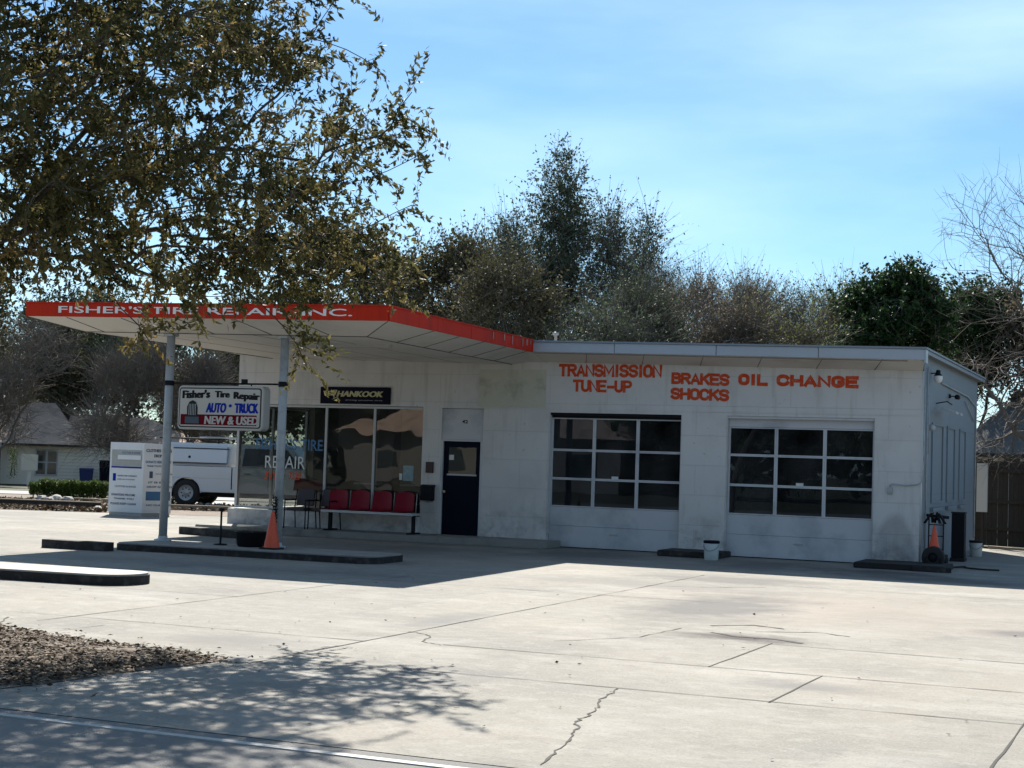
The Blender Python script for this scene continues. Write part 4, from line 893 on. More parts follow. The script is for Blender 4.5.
# left face goes from the near edge towards -u, right face along v
W1, W2, BH = 1.12, .86, 1.96
def dbp(a_, b__, z): p = Vector((-1, .02, 0)).normalized()*a_ + Vector((.45, .89, 0)).normalized()*b__; return (p.x, p.y, z)
body = MB().hexa([dbp(0,0,.08),dbp(0,W2,.08),dbp(W1,W2,.08),dbp(W1,0,.08)], [dbp(0,0,BH),dbp(0,W2,BH-.03),dbp(W1,W2,BH-.03),dbp(W1,0,BH)]).build('box_body', 'boxwhite', db)
MB().hexa([dbp(.02,.02,0),dbp(.02,W2-.02,0),dbp(W1-.02,W2-.02,0),dbp(W1-.02,.02,0)], [dbp(.02,.02,.079),dbp(.02,W2-.02,.079),dbp(W1-.02,W2-.02,.079),dbp(W1-.02,.02,.079)]).build('box_base', 'boxgrey', db)
def facemap(face):
    # q: x along face 0..w, z height, y small offset outwards (negative = proud)
    A_ = Vector((-1, .02, 0)).normalized(); B_ = Vector((.45, .89, 0)).normalized()
    if face == 0: n_ = Vector((-.02, -1, 0)).normalized(); o_ = A_*W1; d_x = -A_
    else: n_ = Vector((.89, -.45, 0)).normalized(); o_ = Vector((0,0,0)); d_x = B_
    def f(q):
        out = np.empty_like(q)
        for i in range(3): out[:,i] = o_[i]+d_x[i]*q[:,0]+n_[i]*(-q[:,1])
        out[:,2] = q[:,2]; return out
    return f
def dpanel(face, x0, z0, x1, z1, m, name='panel', y=-.002, t=.003):
    mb = MB().box(x0, y-t, z0, x1, y, z1); mb.v = [tuple(v) for v in facemap(face)(np.array(mb.v))]; return mb.build(name, m, db)
def dtext(face, s, x0, x1, z0, z1, m='boxink', b=.02, y=-.0025): return text('lettering', s, x0, z0, x1, z1, y, m, db, b, .003, flip=facemap(face))
dpanel(0, .06, 1.30, 1.06, 1.76, 'boxgrey', 'chute'); dpanel(0, .28, 1.50, 1.04, 1.62, 'boxwhite', 'chute_flap', -.006, .03); dpanel(0, .06, 1.27, 1.06, 1.31, 'blue', 'chute_edge', -.006)
dtext(0, 'CLOTHES & SHOES', .40, 1.0, 1.66, 1.71); 
dpanel(0, .12, .92, .22, 1.12, 'blue', 'picture'); dtext(0, 'HELPING OUR COMMUNITY', .28, .92, 1.04, 1.08, b=.0); dtext(0, 'EVERY DAY OF THE YEAR', .28, .85, .95, .98, b=.0)
dtext(0, 'CLOTHES & SHOES', .2, .9, .75, .80, b=.0); dtext(0, 'DONATIONS WELCOME', .10, .88, .52, .58); dtext(0, 'THANK YOU', .18, .84, .42, .47); dtext(0, 'PLEASE KEEP CLEAN', .08, .92, .28, .34)
dtext(1, 'CLOTHES SHOES', .06, .82, 1.72, 1.80, b=.03); dtext(1, 'DROP BOX', .3, .72, 1.58, 1.66, b=.03); dtext(1, 'DONATE HERE TODAY', .06, .82, 1.42, 1.49, 'skyblue', .02); dtext(1, 'THANK YOU FOR GIVING', .1, .78, 1.32, 1.37, 'skyblue', .02)
dpanel(1, .18, 1.02, .28, 1.2, 'boxink', 'picture'); dtext(1, 'WE HELP FAMILIES', .36, .86, 1.12, 1.15, b=0); dtext(1, 'IT IS EASY', .16, .82, .88, .93); dtext(1, 'DROP AND GO', .12, .86, .76, .81)
dpanel(1, .1, .42, .82, .66, 'skyblue', 'picture'); dtext(1, 'NO DUMPING', .12, .86, .27, .32)


# ------------------------------------------------------------------ pickup with topper
def pickup(loc, rz):
    t = thing('pickup_truck', 'white pickup truck with a camper topper and roof rack', 'pickup truck', loc, rz)
    # local x = forward, y = left (away from camera), side facing camera at y=-W
    Wd = .98; ax0, ax1, wr = 0.0, 4.05, .47
    def arch(cx_): return [(cx_+wr*math.cos(a_), .42+wr*math.sin(a_)) for a_ in np.linspace(math.pi, 0, 11) if .42+wr*math.sin(a_) >= .42]
    prof = [(-1.02,.55),(-.47-.02,.50)]+arch(ax0)+[(.52,.45),(3.52,.45)]+arch(ax1)+[(4.6,.50),(4.95,.62),(5.0,.95),(4.9,1.12),(3.7,1.22),(3.5,1.22),(1.45,1.22),(-1.02,1.22)]
    mb = MB(); n = len(prof)
    for s, yy in ((0,-Wd),(1,Wd)): pass
    rings = [(-Wd+.06, .985), (-Wd, 1.0), (Wd, 1.0), (Wd-.06, .985)]
    mb.prismy(prof, -Wd, Wd)
    body = mb.build('body', 'vehicle', t, .035)
    cab = MB().hexa([(1.50,-.95,1.2),(3.95,-.95,1.2),(3.95,.95,1.2),(1.50,.95,1.2)], [(1.60,-.74,1.93),(3.15,-.72,1.93),(3.15,.72,1.93),(1.60,.74,1.93)]).build('cab', 'vehicle', t, .05)
    MB().hexa([(1.75,-.935,1.27),(2.55,-.935,1.27),(2.55,-.90,1.27),(1.75,-.90,1.27)], [(1.78,-.80,1.80),(2.55,-.80,1.80),(2.55,-.7,1.80),(1.78,-.7,1.80)]).build('side_window', 'autoglass', cab)
    MB().hexa([(2.62,-.935,1.27),(3.60,-.935,1.27),(3.60,-.90,1.27),(2.62,-.90,1.27)], [(2.62,-.80,1.80),(3.10,-.80,1.80),(3.10,-.7,1.80),(2.62,-.7,1.80)]).build('side_window', 'autoglass', cab)
    tp_ = MB().hexa([(-.98,-.94,1.235),(1.33,-.94,1.235),(1.33,.94,1.235),(-.98,.94,1.235)], [(-.90,-.82,1.93),(1.33,-.82,1.93),(1.33,.82,1.93),(-.90,.82,1.93)]).build('topper', 'vehicle', t, .11)
    MB().hexa([(-.98,-.935,1.34),(1.25,-.935,1.34),(1.25,-.90,1.34),(-.98,-.90,1.34)], [(-.90,-.875,1.74),(1.25,-.875,1.74),(1.25,-.83,1.74),(-.90,-.83,1.74)]).build('topper_side_door', 'vehicle', tp_, .008)
    MB().hexa([(-1.0,-.945,1.305),(1.29,-.945,1.305),(1.29,-.9,1.305),(-1.0,-.9,1.305)],[(-1.0,-.94,1.325),(1.29,-.94,1.325),(1.29,-.9,1.325),(-1.0,-.9,1.325)]).hexa([(-.92,-.885,1.75),(1.29,-.885,1.75),(1.29,-.8,1.75),(-.92,-.8,1.75)],[(-.92,-.88,1.775),(1.29,-.88,1.775),(1.29,-.8,1.775),(-.92,-.8,1.775)]).build('topper_seam', 'black', tp_)
    MB().lathe([(0,0),(.04,0),(.04,.02),(0,.02)], (.05,-.905,1.5), 10, 'y').build('latch', 'black', tp_)
    q = MB()
    for y in (-.72, .72):
        q.tube([(-1.0,y,2.06),(1.0,y,2.06)], .022, 6)
        for x in (-.8, .1, .9): q.tube([(x,y,1.92),(x,y,2.06)], .016, 6)
    for x in (-.8, .9): q.tube([(x,-.72,2.06),(x,.72,2.06)], .02, 6)
    q.build('roof_rack', 'black', t)
    MB().box(.2,-.5,2.085,1.9,.3,2.13).build('rack_board', 'white', t, .01)
    for x in (ax0, ax1):
        for s in (-1, 1):
            y = s*.86; wname = MB().lathe([(.24,-.12),(.37,-.125),(.405,-.10),(.415,0),(.405,.10),(.37,.125),(.24,.12)], (x,y,.415), 26, 'y').build('wheel', 'rubber', t)
            ry = -.11 if s < 0 else .11
            rm = MB().lathe([(0,.0),(.07,.0),(.08,-.02*1),(.20,-.02),(.235,.03),(.25,.04)], (x,y-.08 if s < 0 else y+.08,.415), 20, 'y').build('rim', 'greyframe', wname)
            q = MB()
            for k in range(8):
                a_ = k*math.pi/4; q.lathe([(0,.012),(.022,.012),(.022,0)], (x+.14*math.cos(a_), (y-.105) if s < 0 else (y+.10), .415+.14*math.sin(a_)), 8, 'y')
            q.build('rim_hole', 'black', wname)
    MB().box(-1.045,-.97,.82,-1.015,-.80,1.15).build('tail_light', 'tail', t, .01); MB().box(-1.045,.80,.82,-1.015,.97,1.15).build('tail_light', 'tail', t, .01)
    MB().box(-1.035,-.985,.84,-.96,-.975,1.14).build('side_reflector', 'tail', t)
    MB().box(-1.18,-.93,.52,-1.025,.93,.70).build('rear_bumper', 'chrome', t, .03); MB().box(4.96,-.95,.5,5.12,.95,.75).build('front_bumper', 'chrome', t, .03)
    MB().box(-1.0,-.6,.30,4.2,.6,.5).build('chassis', 'rubber', t)
    MB().box(2.95,-1.0,1.02,3.15,-.981,1.05).box(1.85,-1.0,1.02,2.05,-.981,1.05).build('door_handle', 'black', t)
    for xa_, xb_ in ((1.43, 1.465), (2.6, 2.612), (3.6, 3.61)): MB().box(xa_,-.984,.55,xb_,-.9795,1.2).build('body_seam', 'black', t)
    for cx_ in (ax0, ax1): MB().tube([(cx_+.475*math.cos(a_), -.975, .42+.475*math.sin(a_)) for a_ in np.linspace(math.pi, 0, 15)], .022, 6).build('arch_lip', 'vehicle', t)
    MB().box(-.95,-.9845,.86,1.40,-.9795,.875).build('body_crease', 'greyframe', t)
    MB().hexa([(3.5,-1.2,1.25),(3.65,-1.2,1.25),(3.65,-.96,1.25),(3.5,-.96,1.25)],[(3.5,-1.2,1.5),(3.62,-1.2,1.5),(3.62,-.96,1.45),(3.5,-.96,1.45)]).build('mirror', 'black', t, .02)
    MB().box(4.98,-.9,.78,5.02,-.6,1.0).build('headlight', 'globe', t, .01); MB().box(4.98,.6,.78,5.02,.9,1.0).build('headlight', 'globe', t, .01)
    return t
w0 = cp_(193+8, 51)
pickup((w0[0], w0[1], .02), math.radians(15)).scale = (1.03, 1.03, 1.05)

# ------------------------------------------------------------------ left background: low wall, rocks, hedge, house
tw = thing('timber_edging', 'low dark timber retaining edge along the planting bed', 'edging')
q = MB()
P0, P1 = Vector(cp_(-90, 46.2)), Vector(cp_(105, 45.2)); dd = (P1-P0).normalized(); nn_ = Vector((-dd.y, dd.x, 0))
q.hexa([P0, P1, P1+nn_*.15, P0+nn_*.15], [v+Vector((0,0,.2)) for v in (P0, P1, P1+nn_*.15, P0+nn_*.15)])
q.build('timber_beam', 'wood', tw, .01)
q = MB()
P2, P3 = P0+Vector((0,0,.201)), P1+Vector((0,0,.201)); q.hexa([P2-nn_*.02,P3-nn_*.02,P3+nn_*.17,P2+nn_*.17],[v+Vector((0,0,.03)) for v in (P2-nn_*.02,P3-nn_*.02,P3+nn_*.17,P2+nn_*.17)]); q.build('top_board', 'timber', tw)
tw2 = thing('timber_edging', 'weathered timber border beam in front of the pickup truck', 'edging')
P0, P1 = Vector(cp_(150, 47.2)), Vector(cp_(330, 47.2)); q = MB(); q.hexa([P0,P1,P1+nn_*.2,P0+nn_*.2],[v+Vector((0,0,.16)) for v in (P0,P1,P1+nn_*.2,P0+nn_*.2)]); q.build('timber_beam', 'timber', tw2, .01)
tw3 = thing('timber_edging', 'thin timber beam just right of the hedge rocks', 'edging')
P0, P1 = Vector(cp_(78, 51.5)), Vector(cp_(112, 51.2)); q = MB(); q.hexa([P0,P1,P1+nn_*.2,P0+nn_*.2],[v+Vector((0,0,.13)) for v in (P0,P1,P1+nn_*.2,P0+nn_*.2)]); q.build('timber_beam', 'timber', tw3, .01)
def rock(loc, s, seed, label, group=None):
    bm = bmesh.new(); bmesh.ops.create_icosphere(bm, subdivisions=2, radius=1)
    for v in bm.verts:
        k = noise.noise(v.co*1.3+Vector((seed*3.7,0,0)))*.45+1; v.co = Vector((v.co.x*k*s, v.co.y*k*s*.8, max(-.2, v.co.z)*k*s*.75))
    me = bpy.data.meshes.new('rock'); bm.to_mesh(me); bm.free(); me.materials.append(MT['rock'])
    o = bpy.data.objects.new('rock', me); col.objects.link(o); o.location = loc; o.rotation_euler = (0,0,seed); return tag(o, label, 'rock', group)
RL = [(54,50.5,.20,'white rock at the left foot of the hedge'),(62,50.8,.27,'large white rock under the middle of the hedge'),(73,50.6,.25,'white pointed rock at the right end of the hedge'),(47,51.5,.22,'white rock beside the small round shrub'),
      (85,51.8,.14,'little pale rock on the thin timber beam side'),(103,44.4,.17,'pale rock beside the lower left corner of the donation box')]
for k, (px, d, s, lb) in enumerate(RL): rock(cp_(px, d, .02), s, k+1.3, lb)
for k, px in enumerate((205, 214, 226)): rock(cp_(px, 50.2, .02), .16, k+9, ['leftmost','middle','rightmost'][k]+' of the three pale rocks in the bed in front of the pickup truck', 'pale rocks in front of the truck')
def litter(d0, d1, xa, xb, n, seed, name, label, z=.02):
    rg = np.random.default_rng(seed); P = np.array([cp_(rg.uniform(xa, xb), rg.uniform(d0, d1)) for _ in range(n)]); P[:,2] = z+rg.uniform(0,.08,n)
    o = fastmesh(name, leaf_quads(P, .14, .09, rg, up=.5), 3, 'litter', np.repeat(rg.random(n)**1.2, 2)); o['kind'] = 'stuff'; tag(o, label, 'mulch')
litter(43.7, 45.3, -60, 112, 1600, 21, 'mulch', 'brown mulch and stones in front of the timber edging')
litter(46.5, 51.8, -60, 340, 2600, 22, 'mulch', 'dry mulch spread over the far planting bed')

# house on the left
hp = cp_(0, 97); A0 = Vector(cp_(-70, 95)); A1 = Vector(cp_(215, 99)); A0.z = A1.z = 0
hd = (A1-A0).normalized(); hn = Vector((-hd.y, hd.x, 0))
hl = thing('neighbour_house', 'low pale house with brown hipped roof behind the hedge at left', 'house', (A0.x, A0.y, -.62), math.atan2(hd.y, hd.x))
HL = (A1-A0).length; s0 = 97/1570.
def hx(px): return (px+70)/285*HL
MB().box(0,0,0,HL,9,2.52).build('wall', 'siding', hl)
q = MB()
for z in np.arange(.2, 2.5, .2): q.box(hx(60), -.015, z, HL, -.001, z+.015)
q.build('siding_lines', mat('siding_shadow_line', (.4,.4,.39), .8), hl)
xm = hx(84)
MB().hexa([(-.6,-.7,2.5),(xm,-.7,2.5),(xm,9.7,2.5),(-.6,9.7,2.5)], [(hx(28),4.4,5.15),(hx(50),4.4,5.15),(hx(50),4.6,5.15),(hx(28),4.6,5.15)]).build('roof', 'shingle', hl)
MB().hexa([(hx(60),.6,2.503),(HL+.6,.6,2.503),(HL+.6,9.6,2.503),(hx(60),9.6,2.503)], [(hx(66),4.9,4.4),(HL-4,4.9,4.4),(HL-4,5.1,4.4),(hx(66),5.1,4.4)]).build('rear_roof', 'shingle', hl)
MB().box(-.62,-.73,2.36,HL+.6,-.70,2.5).build('gutter', 'wood', hl)
wn = MB(); a0, a1 = hx(36), hx(58.5)
wn.box(a0,-.05,.55,a0+.08,-.001,2.2).box(a1-.08,-.05,.55,a1,-.001,2.2).box(a0+.08,-.05,2.1,a1-.08,-.001,2.2).box(a0+.08,-.05,.55,a1-.08,-.001,.65).box((a0+a1)/2-.06,-.05,.65,(a0+a1)/2+.06,-.001,2.1).box(a0+.08,-.05,1.35,(a0+a1)/2-.06,-.001,1.42).box((a0+a1)/2+.06,-.05,1.35,a1-.08,-.001,1.42)
wn = wn.build('window', 'white', hl); MB().box(a0+.08,-.03,.65,a1-.08,-.002,2.1).build('pane', 'winglass', wn)
MB().box(hx(0)-1.2,-1.4,0,hx(0)+.2,-.9,2.5).build('porch_column', 'white', hl)
MB().box(hx(-40),-.03,.0,hx(-25),-.001,2.1).build('door', 'winglass', hl)
def hpt(px, yoff, z=0): v = A0+hd*hx(px)+hn*yoff; return (v.x, v.y, -.62+z)
eb = thing('meter_box', 'beige utility box on a post before the house window', 'utility box', hpt(33.5, -3), hl.rotation_euler.z)
MB().box(-.47,-.15,.9,.47,.15,1.85).build('box', 'siding', eb, .02); MB().box(-.1,-.1,0,.1,.1,.9).build('post', 'siding', eb)
bi = thing('wheelie_bin', 'blue recycling bin standing against the house wall', 'bin', hpt(88, -1.2), hl.rotation_euler.z)
MB().hexa([(-.33,-.28,.08),(.33,-.28,.08),(.33,.28,.08),(-.33,.28,.08)],[(-.42,-.36,1.0),(.42,-.36,1.0),(.42,.36,1.0),(-.42,.36,1.0)]).build('bin_body', 'binblue', bi, .03)
MB().hexa([(-.45,-.4,1.002),(.45,-.4,1.002),(.45,.4,1.002),(-.45,.4,1.002)],[(-.42,-.36,1.08),(.42,-.36,1.08),(.42,.38,1.12),(-.42,.38,1.12)]).build('lid', 'binblue', bi, .02)
MB().lathe([(0,-.03),(.1,-.03),(.1,.03),(0,.03)], (-.3,.3,.1), 12, 'x').lathe([(0,-.03),(.1,-.03),(.1,.03),(0,.03)], (.3,.3,.1), 12, 'x').build('wheel', 'rubber', bi)
bi = thing('wheelie_bin', 'dark bin half hidden by the donation box', 'bin', hpt(106.5, -1.2), hl.rotation_euler.z)
MB().hexa([(-.3,-.28,.08),(.3,-.28,.08),(.3,.28,.08),(-.3,.28,.08)],[(-.36,-.34,1.55),(.36,-.34,1.55),(.36,.34,1.55),(-.36,.34,1.55)]).build('bin_body', 'navy', bi, .03)
MB().box(-.38,-.36,1.552,.38,.36,1.62).build('lid', 'navy', bi, .02)

# ------------------------------------------------------------------ right background
fe = thing('wooden_fence', 'dark weathered wooden fence behind the right side of the building', 'fence')
F0, F1 = Vector(cp_(968, 41.5)), Vector(cp_(1180, 37.5)); fd = (F1-F0).normalized(); fn = Vector((-fd.y, fd.x, 0)); FLn = (F1-F0).length
rr = random.Random(11); q = MB(); nb = int(FLn/.15)
for k in range(nb):
    p = F0+fd*(k*.15+.005); h = 2.25+rr.uniform(-.07,.07); o = rr.uniform(0,.012); a_ = p+fn*o; b__ = p+fd*.14+fn*o
    q.hexa([a_, b__, b__+fn*.02, a_+fn*.02], [v+Vector((0,0,h)) for v in (a_, b__, b__+fn*.02, a_+fn*.02)])
q.build('boards', 'wood', fe)
q = MB()
for z in (.4, 1.1, 1.9): q.hexa([F0-fn*.04+Vector((0,0,z)), F1-fn*.04+Vector((0,0,z)), F1-fn*.002+Vector((0,0,z)), F0-fn*.002+Vector((0,0,z))], [v+Vector((0,0,.09)) for v in (F0-fn*.04+Vector((0,0,z)), F1-fn*.04+Vector((0,0,z)), F1-fn*.002+Vector((0,0,z)), F0-fn*.002+Vector((0,0,z)))])
q.build('rails', 'wood', fe)
for k in range(4):
    p = F0+fd*(k*FLn/3.2+.1)-fn*.13; MB().box(p.x-.045,p.y-.045,0,p.x+.045,p.y+.045,2.1).build('post', 'wood', fe)
wb = cp_(984, 40.2)
pn = thing('white_board', 'narrow white board mounted upright beside the side wall on the fence', 'board', (wb[0], wb[1], 0), math.atan2(fd.y, fd.x))
MB().box(-.15,-.02,.88,.15,.02,2.12).build('board', 'white', pn, .004); MB().box(-.03,.021,0,.03,.07,2.0).build('board_post', 'wood', pn)
pk = cp_(1012, 38.5)
tag(MB().hexa([(pk[0]-.5,pk[1]-.05,.03),(pk[0]+.7,pk[1]-.5,.03),(pk[0]+.75,pk[1]-.38,.03),(pk[0]-.45,pk[1]+.07,.03)], [(pk[0]-.5,pk[1]-.05,.10),(pk[0]+.7,pk[1]-.5,.07),(pk[0]+.75,pk[1]-.38,.07),(pk[0]-.45,pk[1]+.07,.10)]).build('plank', 'timber'), 'pale sunlit plank lying on the ground by the fence', 'plank')
hr2 = thing('neighbour_house', 'house with large grey shingled roof behind the fence at right', 'house')
R0, R1 = Vector(cp_(950, 56)), Vector(cp_(1500, 50)); rd = (R1-R0).normalized(); rn = Vector((-rd.y, rd.x, 0)); 
def rp(a_, b__, z): v = R0+rd*a_+rn*b__; return (v.x, v.y, z)
RLn = (R1-R0).length
MB().hexa([rp(.5,.6,0),rp(RLn,.6,0),rp(RLn,9,0),rp(.5,9,0)], [rp(.5,.6,2.6),rp(RLn,.6,2.6),rp(RLn,9,2.6),rp(.5,9,2.6)]).build('wall', 'siding', hr2)
MB().hexa([rp(0,0,2.6),rp(RLn,0,2.6),rp(RLn,10,2.6),rp(0,10,2.6)], [rp(3.4,4.9,6.1),rp(RLn-3,4.9,6.1),rp(RLn-3,5.1,6.1),rp(3.4,5.1,6.1)]).build('roof', 'shinglegrey', hr2)
MB().hexa([rp(-.02,-.05,2.45),rp(RLn,-.05,2.45),rp(RLn,0,2.45),rp(-.02,0,2.45)],[rp(-.02,-.05,2.59),rp(RLn,-.05,2.59),rp(RLn,0,2.59),rp(-.02,0,2.59)]).build('gutter', 'wood', hr2)

# ------------------------------------------------------------------ trees
def grow(trunk, attractors, rng, step=.5, jitter=.12, droop=0.0, r_tip=.006, p=2.35, rmax=.3, lenw=.3, sag=.0):
    """greedy branching: every attractor is reached from the closest node of the tree so far"""
    nodes = [Vector(q) for q in trunk]; par = [-1]+list(range(len(trunk)-1)); plen = [0.0]
    for i in range(1, len(nodes)): plen.append(plen[-1]+(nodes[i]-nodes[i-1]).length)
    base = nodes[-1]; A_ = sorted(attractors, key=lambda a: (Vector(a)-base).length)
    arr = np.zeros((len(trunk)+len(A_)*14+50, 3)); pl = np.zeros(len(arr)); nn = len(nodes)
    arr[:nn] = [tuple(v) for v in nodes]; pl[:nn] = plen
    first = max(1, len(trunk)//2); tips = []
    for a in A_:
        a = np.array(a); d = np.linalg.norm(arr[first:nn]-a, axis=1); cost = d+lenw*pl[first:nn]; i = int(np.argmin(cost))+first
        s_ = arr[i]; L_ = np.linalg.norm(a-s_); k = max(1, min(12, int(L_/step))); prev = i
        side = rng.normal(size=3)*L_*jitter
        for j in range(1, k+1):
            t = j/k; q = s_+(a-s_)*t+side*math.sin(math.pi*t)*.6+rng.normal(size=3)*step*.10*(j < k)
            q[2] += sag*L_*math.sin(math.pi*t)
            if nn >= len(arr): break
            arr[nn] = q; pl[nn] = pl[prev]+np.linalg.norm(q-arr[prev]); par.append(prev); prev = nn; nn += 1
        tips.append(prev)
    arr = arr[:nn]; n = nn
    kids = [[] for _ in range(n)]
    for i in range(1, n): kids[par[i]].append(i)
    for _ in range(3):
        cp2 = arr.copy()
        for i in range(len(trunk), n):
            if kids[i]: cp2[i] = arr[i]*.4+arr[par[i]]*.3+sum(arr[c] for c in kids[i])/len(kids[i])*.3
        arr = cp2
    rad = np.zeros(n)
    for i in range(n-1, -1, -1):
        s_ = sum(rad[c]**p for c in kids[i]); rad[i] = max(r_tip, s_**(1/p)) if kids[i] else r_tip
        rad[i] = min(rad[i]*1.0, rmax)
    # flare
    return arr, par, kids, rad
def tubes(arr, par, kids, rad, sel, name, m, parent, rmin=0):
    V = []; Fc = []; done = set(); n = len(arr)
    def emit(chain):
        ns = 8 if rad[chain[0]] > .08 else 5 if rad[chain[0]] > .025 else 3
        pts = arr[chain]; off = sum(len(v) for v in V); prev = None
        for i in range(len(chain)):
            d = pts[min(i+1,len(chain)-1)]-pts[max(i-1,0)]; d = d/(np.linalg.norm(d)+1e-9)
            a_ = (np.array([1,0,0]) if abs(d[0]) < .8 else np.array([0,1,0])) if prev is None else prev
            a_ = a_-d*np.dot(a_,d); a_ /= np.linalg.norm(a_)+1e-9; prev = a_; b_ = np.cross(d,a_)
            an = np.arange(ns)*2*math.pi/ns; r = rad[chain[i]] if i else min(rad[chain[0]], rad[chain[min(1,len(chain)-1)]]*1.25)
            V.append(pts[i]+(np.cos(an)[:,None]*a_+np.sin(an)[:,None]*b_)*r)
        for i in range(len(chain)-1):
            for k in range(ns): Fc.append((off+i*ns+k, off+i*ns+(k+1)%ns, off+(i+1)*ns+(k+1)%ns, off+(i+1)*ns+k))
    # chains: follow the thickest child
    stack = [0]; starts = [(None, 0)]
    while starts:
        pr, s_ = starts.pop(); ch = [s_] if pr is None else [pr, s_]; cur = s_
        while kids[cur]:
            ks = sorted(kids[cur], key=lambda c: -rad[c])
            for c in ks[1:]: starts.append((cur, c))
            cur = ks[0]; ch.append(cur)
        if len(ch) < 2: continue
        # split at the selection threshold
        seg = [i for i in ch if sel(rad[i])]
        idx = [k for k, i in enumerate(ch) if sel(rad[i])]
        if len(idx) >= 2: emit([ch[k] for k in range(idx[0], idx[-1]+1)])
    if not V: return None
    me = bpy.data.meshes.new(name); me.from_pydata(np.vstack(V).tolist(), [], Fc); me.polygons.foreach_set('use_smooth', [True]*len(me.polygons)); me.materials.append(MT[m])
    o = bpy.data.objects.new(name, me); col.objects.link(o); o.parent = parent; return o

def crown_pts(lobes, n, rng, shell=.35):
    """points in ellipsoid lobes ((cx,cy,cz),(rx,ry,rz)), denser towards the outside"""
    vol = np.array([l[1][0]*l[1][1]*l[1][2] for l in lobes])**.8; k = rng.choice(len(lobes), n, p=vol/vol.sum()); out = []
    for i in k:
        c, r = lobes[i]; d = rng.normal(size=3); d /= np.linalg.norm(d); t = rng.random()**shell
        out.append(np.array(c)+d*np.array(r)*t)
    return np.array(out)
def sprays(P, c0, nspr, lmin, lmax, nleaf, ln, wd, rng, name, m, parent, upb=.25, thin=.005, tonew=.16, twname='twigs', twm='twig', jit=.05):
    """from every twig end a few short sprigs run outwards, each set with leaves"""
    n = len(P)*nspr; B = np.repeat(P, nspr, 0)+rng.normal(size=(n,3))*.10
    o = B-c0; o /= np.linalg.norm(o, axis=1)[:,None]+1e-9
    D = o*.55+rng.normal(size=(n,3))*.7; D[:,2] += upb; D /= np.linalg.norm(D, axis=1)[:,None]
    Ls = rng.uniform(lmin, lmax, n)[:,None]; bend = rng.normal(size=(n,3))*.15*Ls
    V = []
    if thin:
        w_ = np.cross(D, rng.normal(size=(n,3))); w_ /= np.linalg.norm(w_, axis=1)[:,None]; w_ *= thin
        m1 = B+D*Ls*.5+bend*.25; e1 = B+D*Ls+bend; B0 = B-D*.1
        V = np.stack([B0-w_, B0+w_, m1+w_*.8, m1-w_*.8, m1-w_*.8, m1+w_*.8, e1+w_*.4, e1-w_*.4], 1).reshape(-1,3)
        fastmesh(twname, V, 4, twm, None, parent)
    if nleaf:
        t = rng.uniform(.1, 1.02, (n, nleaf, 1)); C = B[:,None]+D[:,None]*Ls[:,None]*t+bend[:,None]*t**2+rng.normal(size=(n,nleaf,3))*jit
        T = np.clip(.40+np.repeat(rng.normal(0,tonew,len(P)), nspr)[:,None]+rng.normal(0,.06,(n,1))+rng.normal(0,.14,(n,nleaf)), 0, 1).reshape(-1)
        fastmesh(name, leaf_quads(C.reshape(-1,3), ln, wd, rng, axis=np.repeat(D, nleaf, 0), axw=.35), 3, m, np.repeat(T, 2), parent)
def tree(loc, h, lobes, seed, label, cat='tree', leafm='olive', bark='bark', na=260, per=60, spread=.35, ln=.15, wd=.09, group=None, rbase=.22, fork=.35, name='tree', shell=.35, lean=(0,0), r_tip=.008, upb=.3):
    rng = np.random.default_rng(seed)
    t = thing(name, label, cat, loc, 0, group)
    trunk = [(lean[0]*z/h+.08*math.sin(z*.9+seed), lean[1]*z/h, z) for z in np.linspace(-.1, h*fork, 6)]
    att = crown_pts(lobes, na, rng, shell)
    arr, par, kids, rad = grow(trunk, att, rng, step=.7, r_tip=r_tip, rmax=rbase)
    tubes(arr, par, kids, rad, lambda r: True, 'trunk', bark, t)
    c0 = np.array([0, 0, h*.35]); ns = 5
    sprays(att, c0, ns, spread*1.0, spread*4.2, max(1, int(per/ns)) if per else 0, ln, wd, rng, 'crown', leafm, t, upb=upb, thin=.011*ln/.15)
    return t

def gp(px, d):
    x, y, _ = cp_(px, d); return (x, y, gz(x, y))
def pz(py, px, d):             # height of a row of the picture at that distance (used to size trees)
    hor = 459.9+.0321*(px-512); return 1.82+(hor-py)*d/FPX

# foreground oak ------------------------------------------------------------------
rng = np.random.default_rng(77)
oak = thing('live_oak', 'spreading live oak overhanging the lot from the left foreground', 'tree', (-9.3, -19.9, 0))
def cpt(px, py, d):
    v = f_+r2*((px-512)/FPX)-u2*((py-384)/FPX); p = Vector(CAM)+v*d; return np.array([p.x+9.3, p.y+19.9, p.z])
lob = [  # crown masses: (column, row, distance, radius px horizontally, vertically, depth m)
    (60,120,15.5,150,150,2.0),(190,150,16.5,150,150,1.8),(-120,120,15,170,190,2.6),(290,190,17.3,100,105,1.3),(330,225,17.4,66,58,.9),(345,140,17.5,55,45,.8),
    (120,30,16,170,90,2.0),(235,40,16.8,90,60,1.2),(20,225,15.3,90,55,1.4),(120,268,16,50,40,.9),(230,265,17,80,45,1.0),(372,150,17.3,40,26,.5),(300,60,17.2,50,34,.7),
    (-230,60,15,150,170,2.6),(60,-90,16,240,100,2.2),(-120,-120,15.5,200,120,2.2),(270,-50,17,110,60,1.2),(372,245,17.3,36,45,.6),(60,190,15.8,110,80,1.4),(200,250,16.6,110,55,1.0),(300,270,17.3,90,35,.7),(128,303,16.2,24,24,.4),(-330,180,13.5,150,130,2.2)]
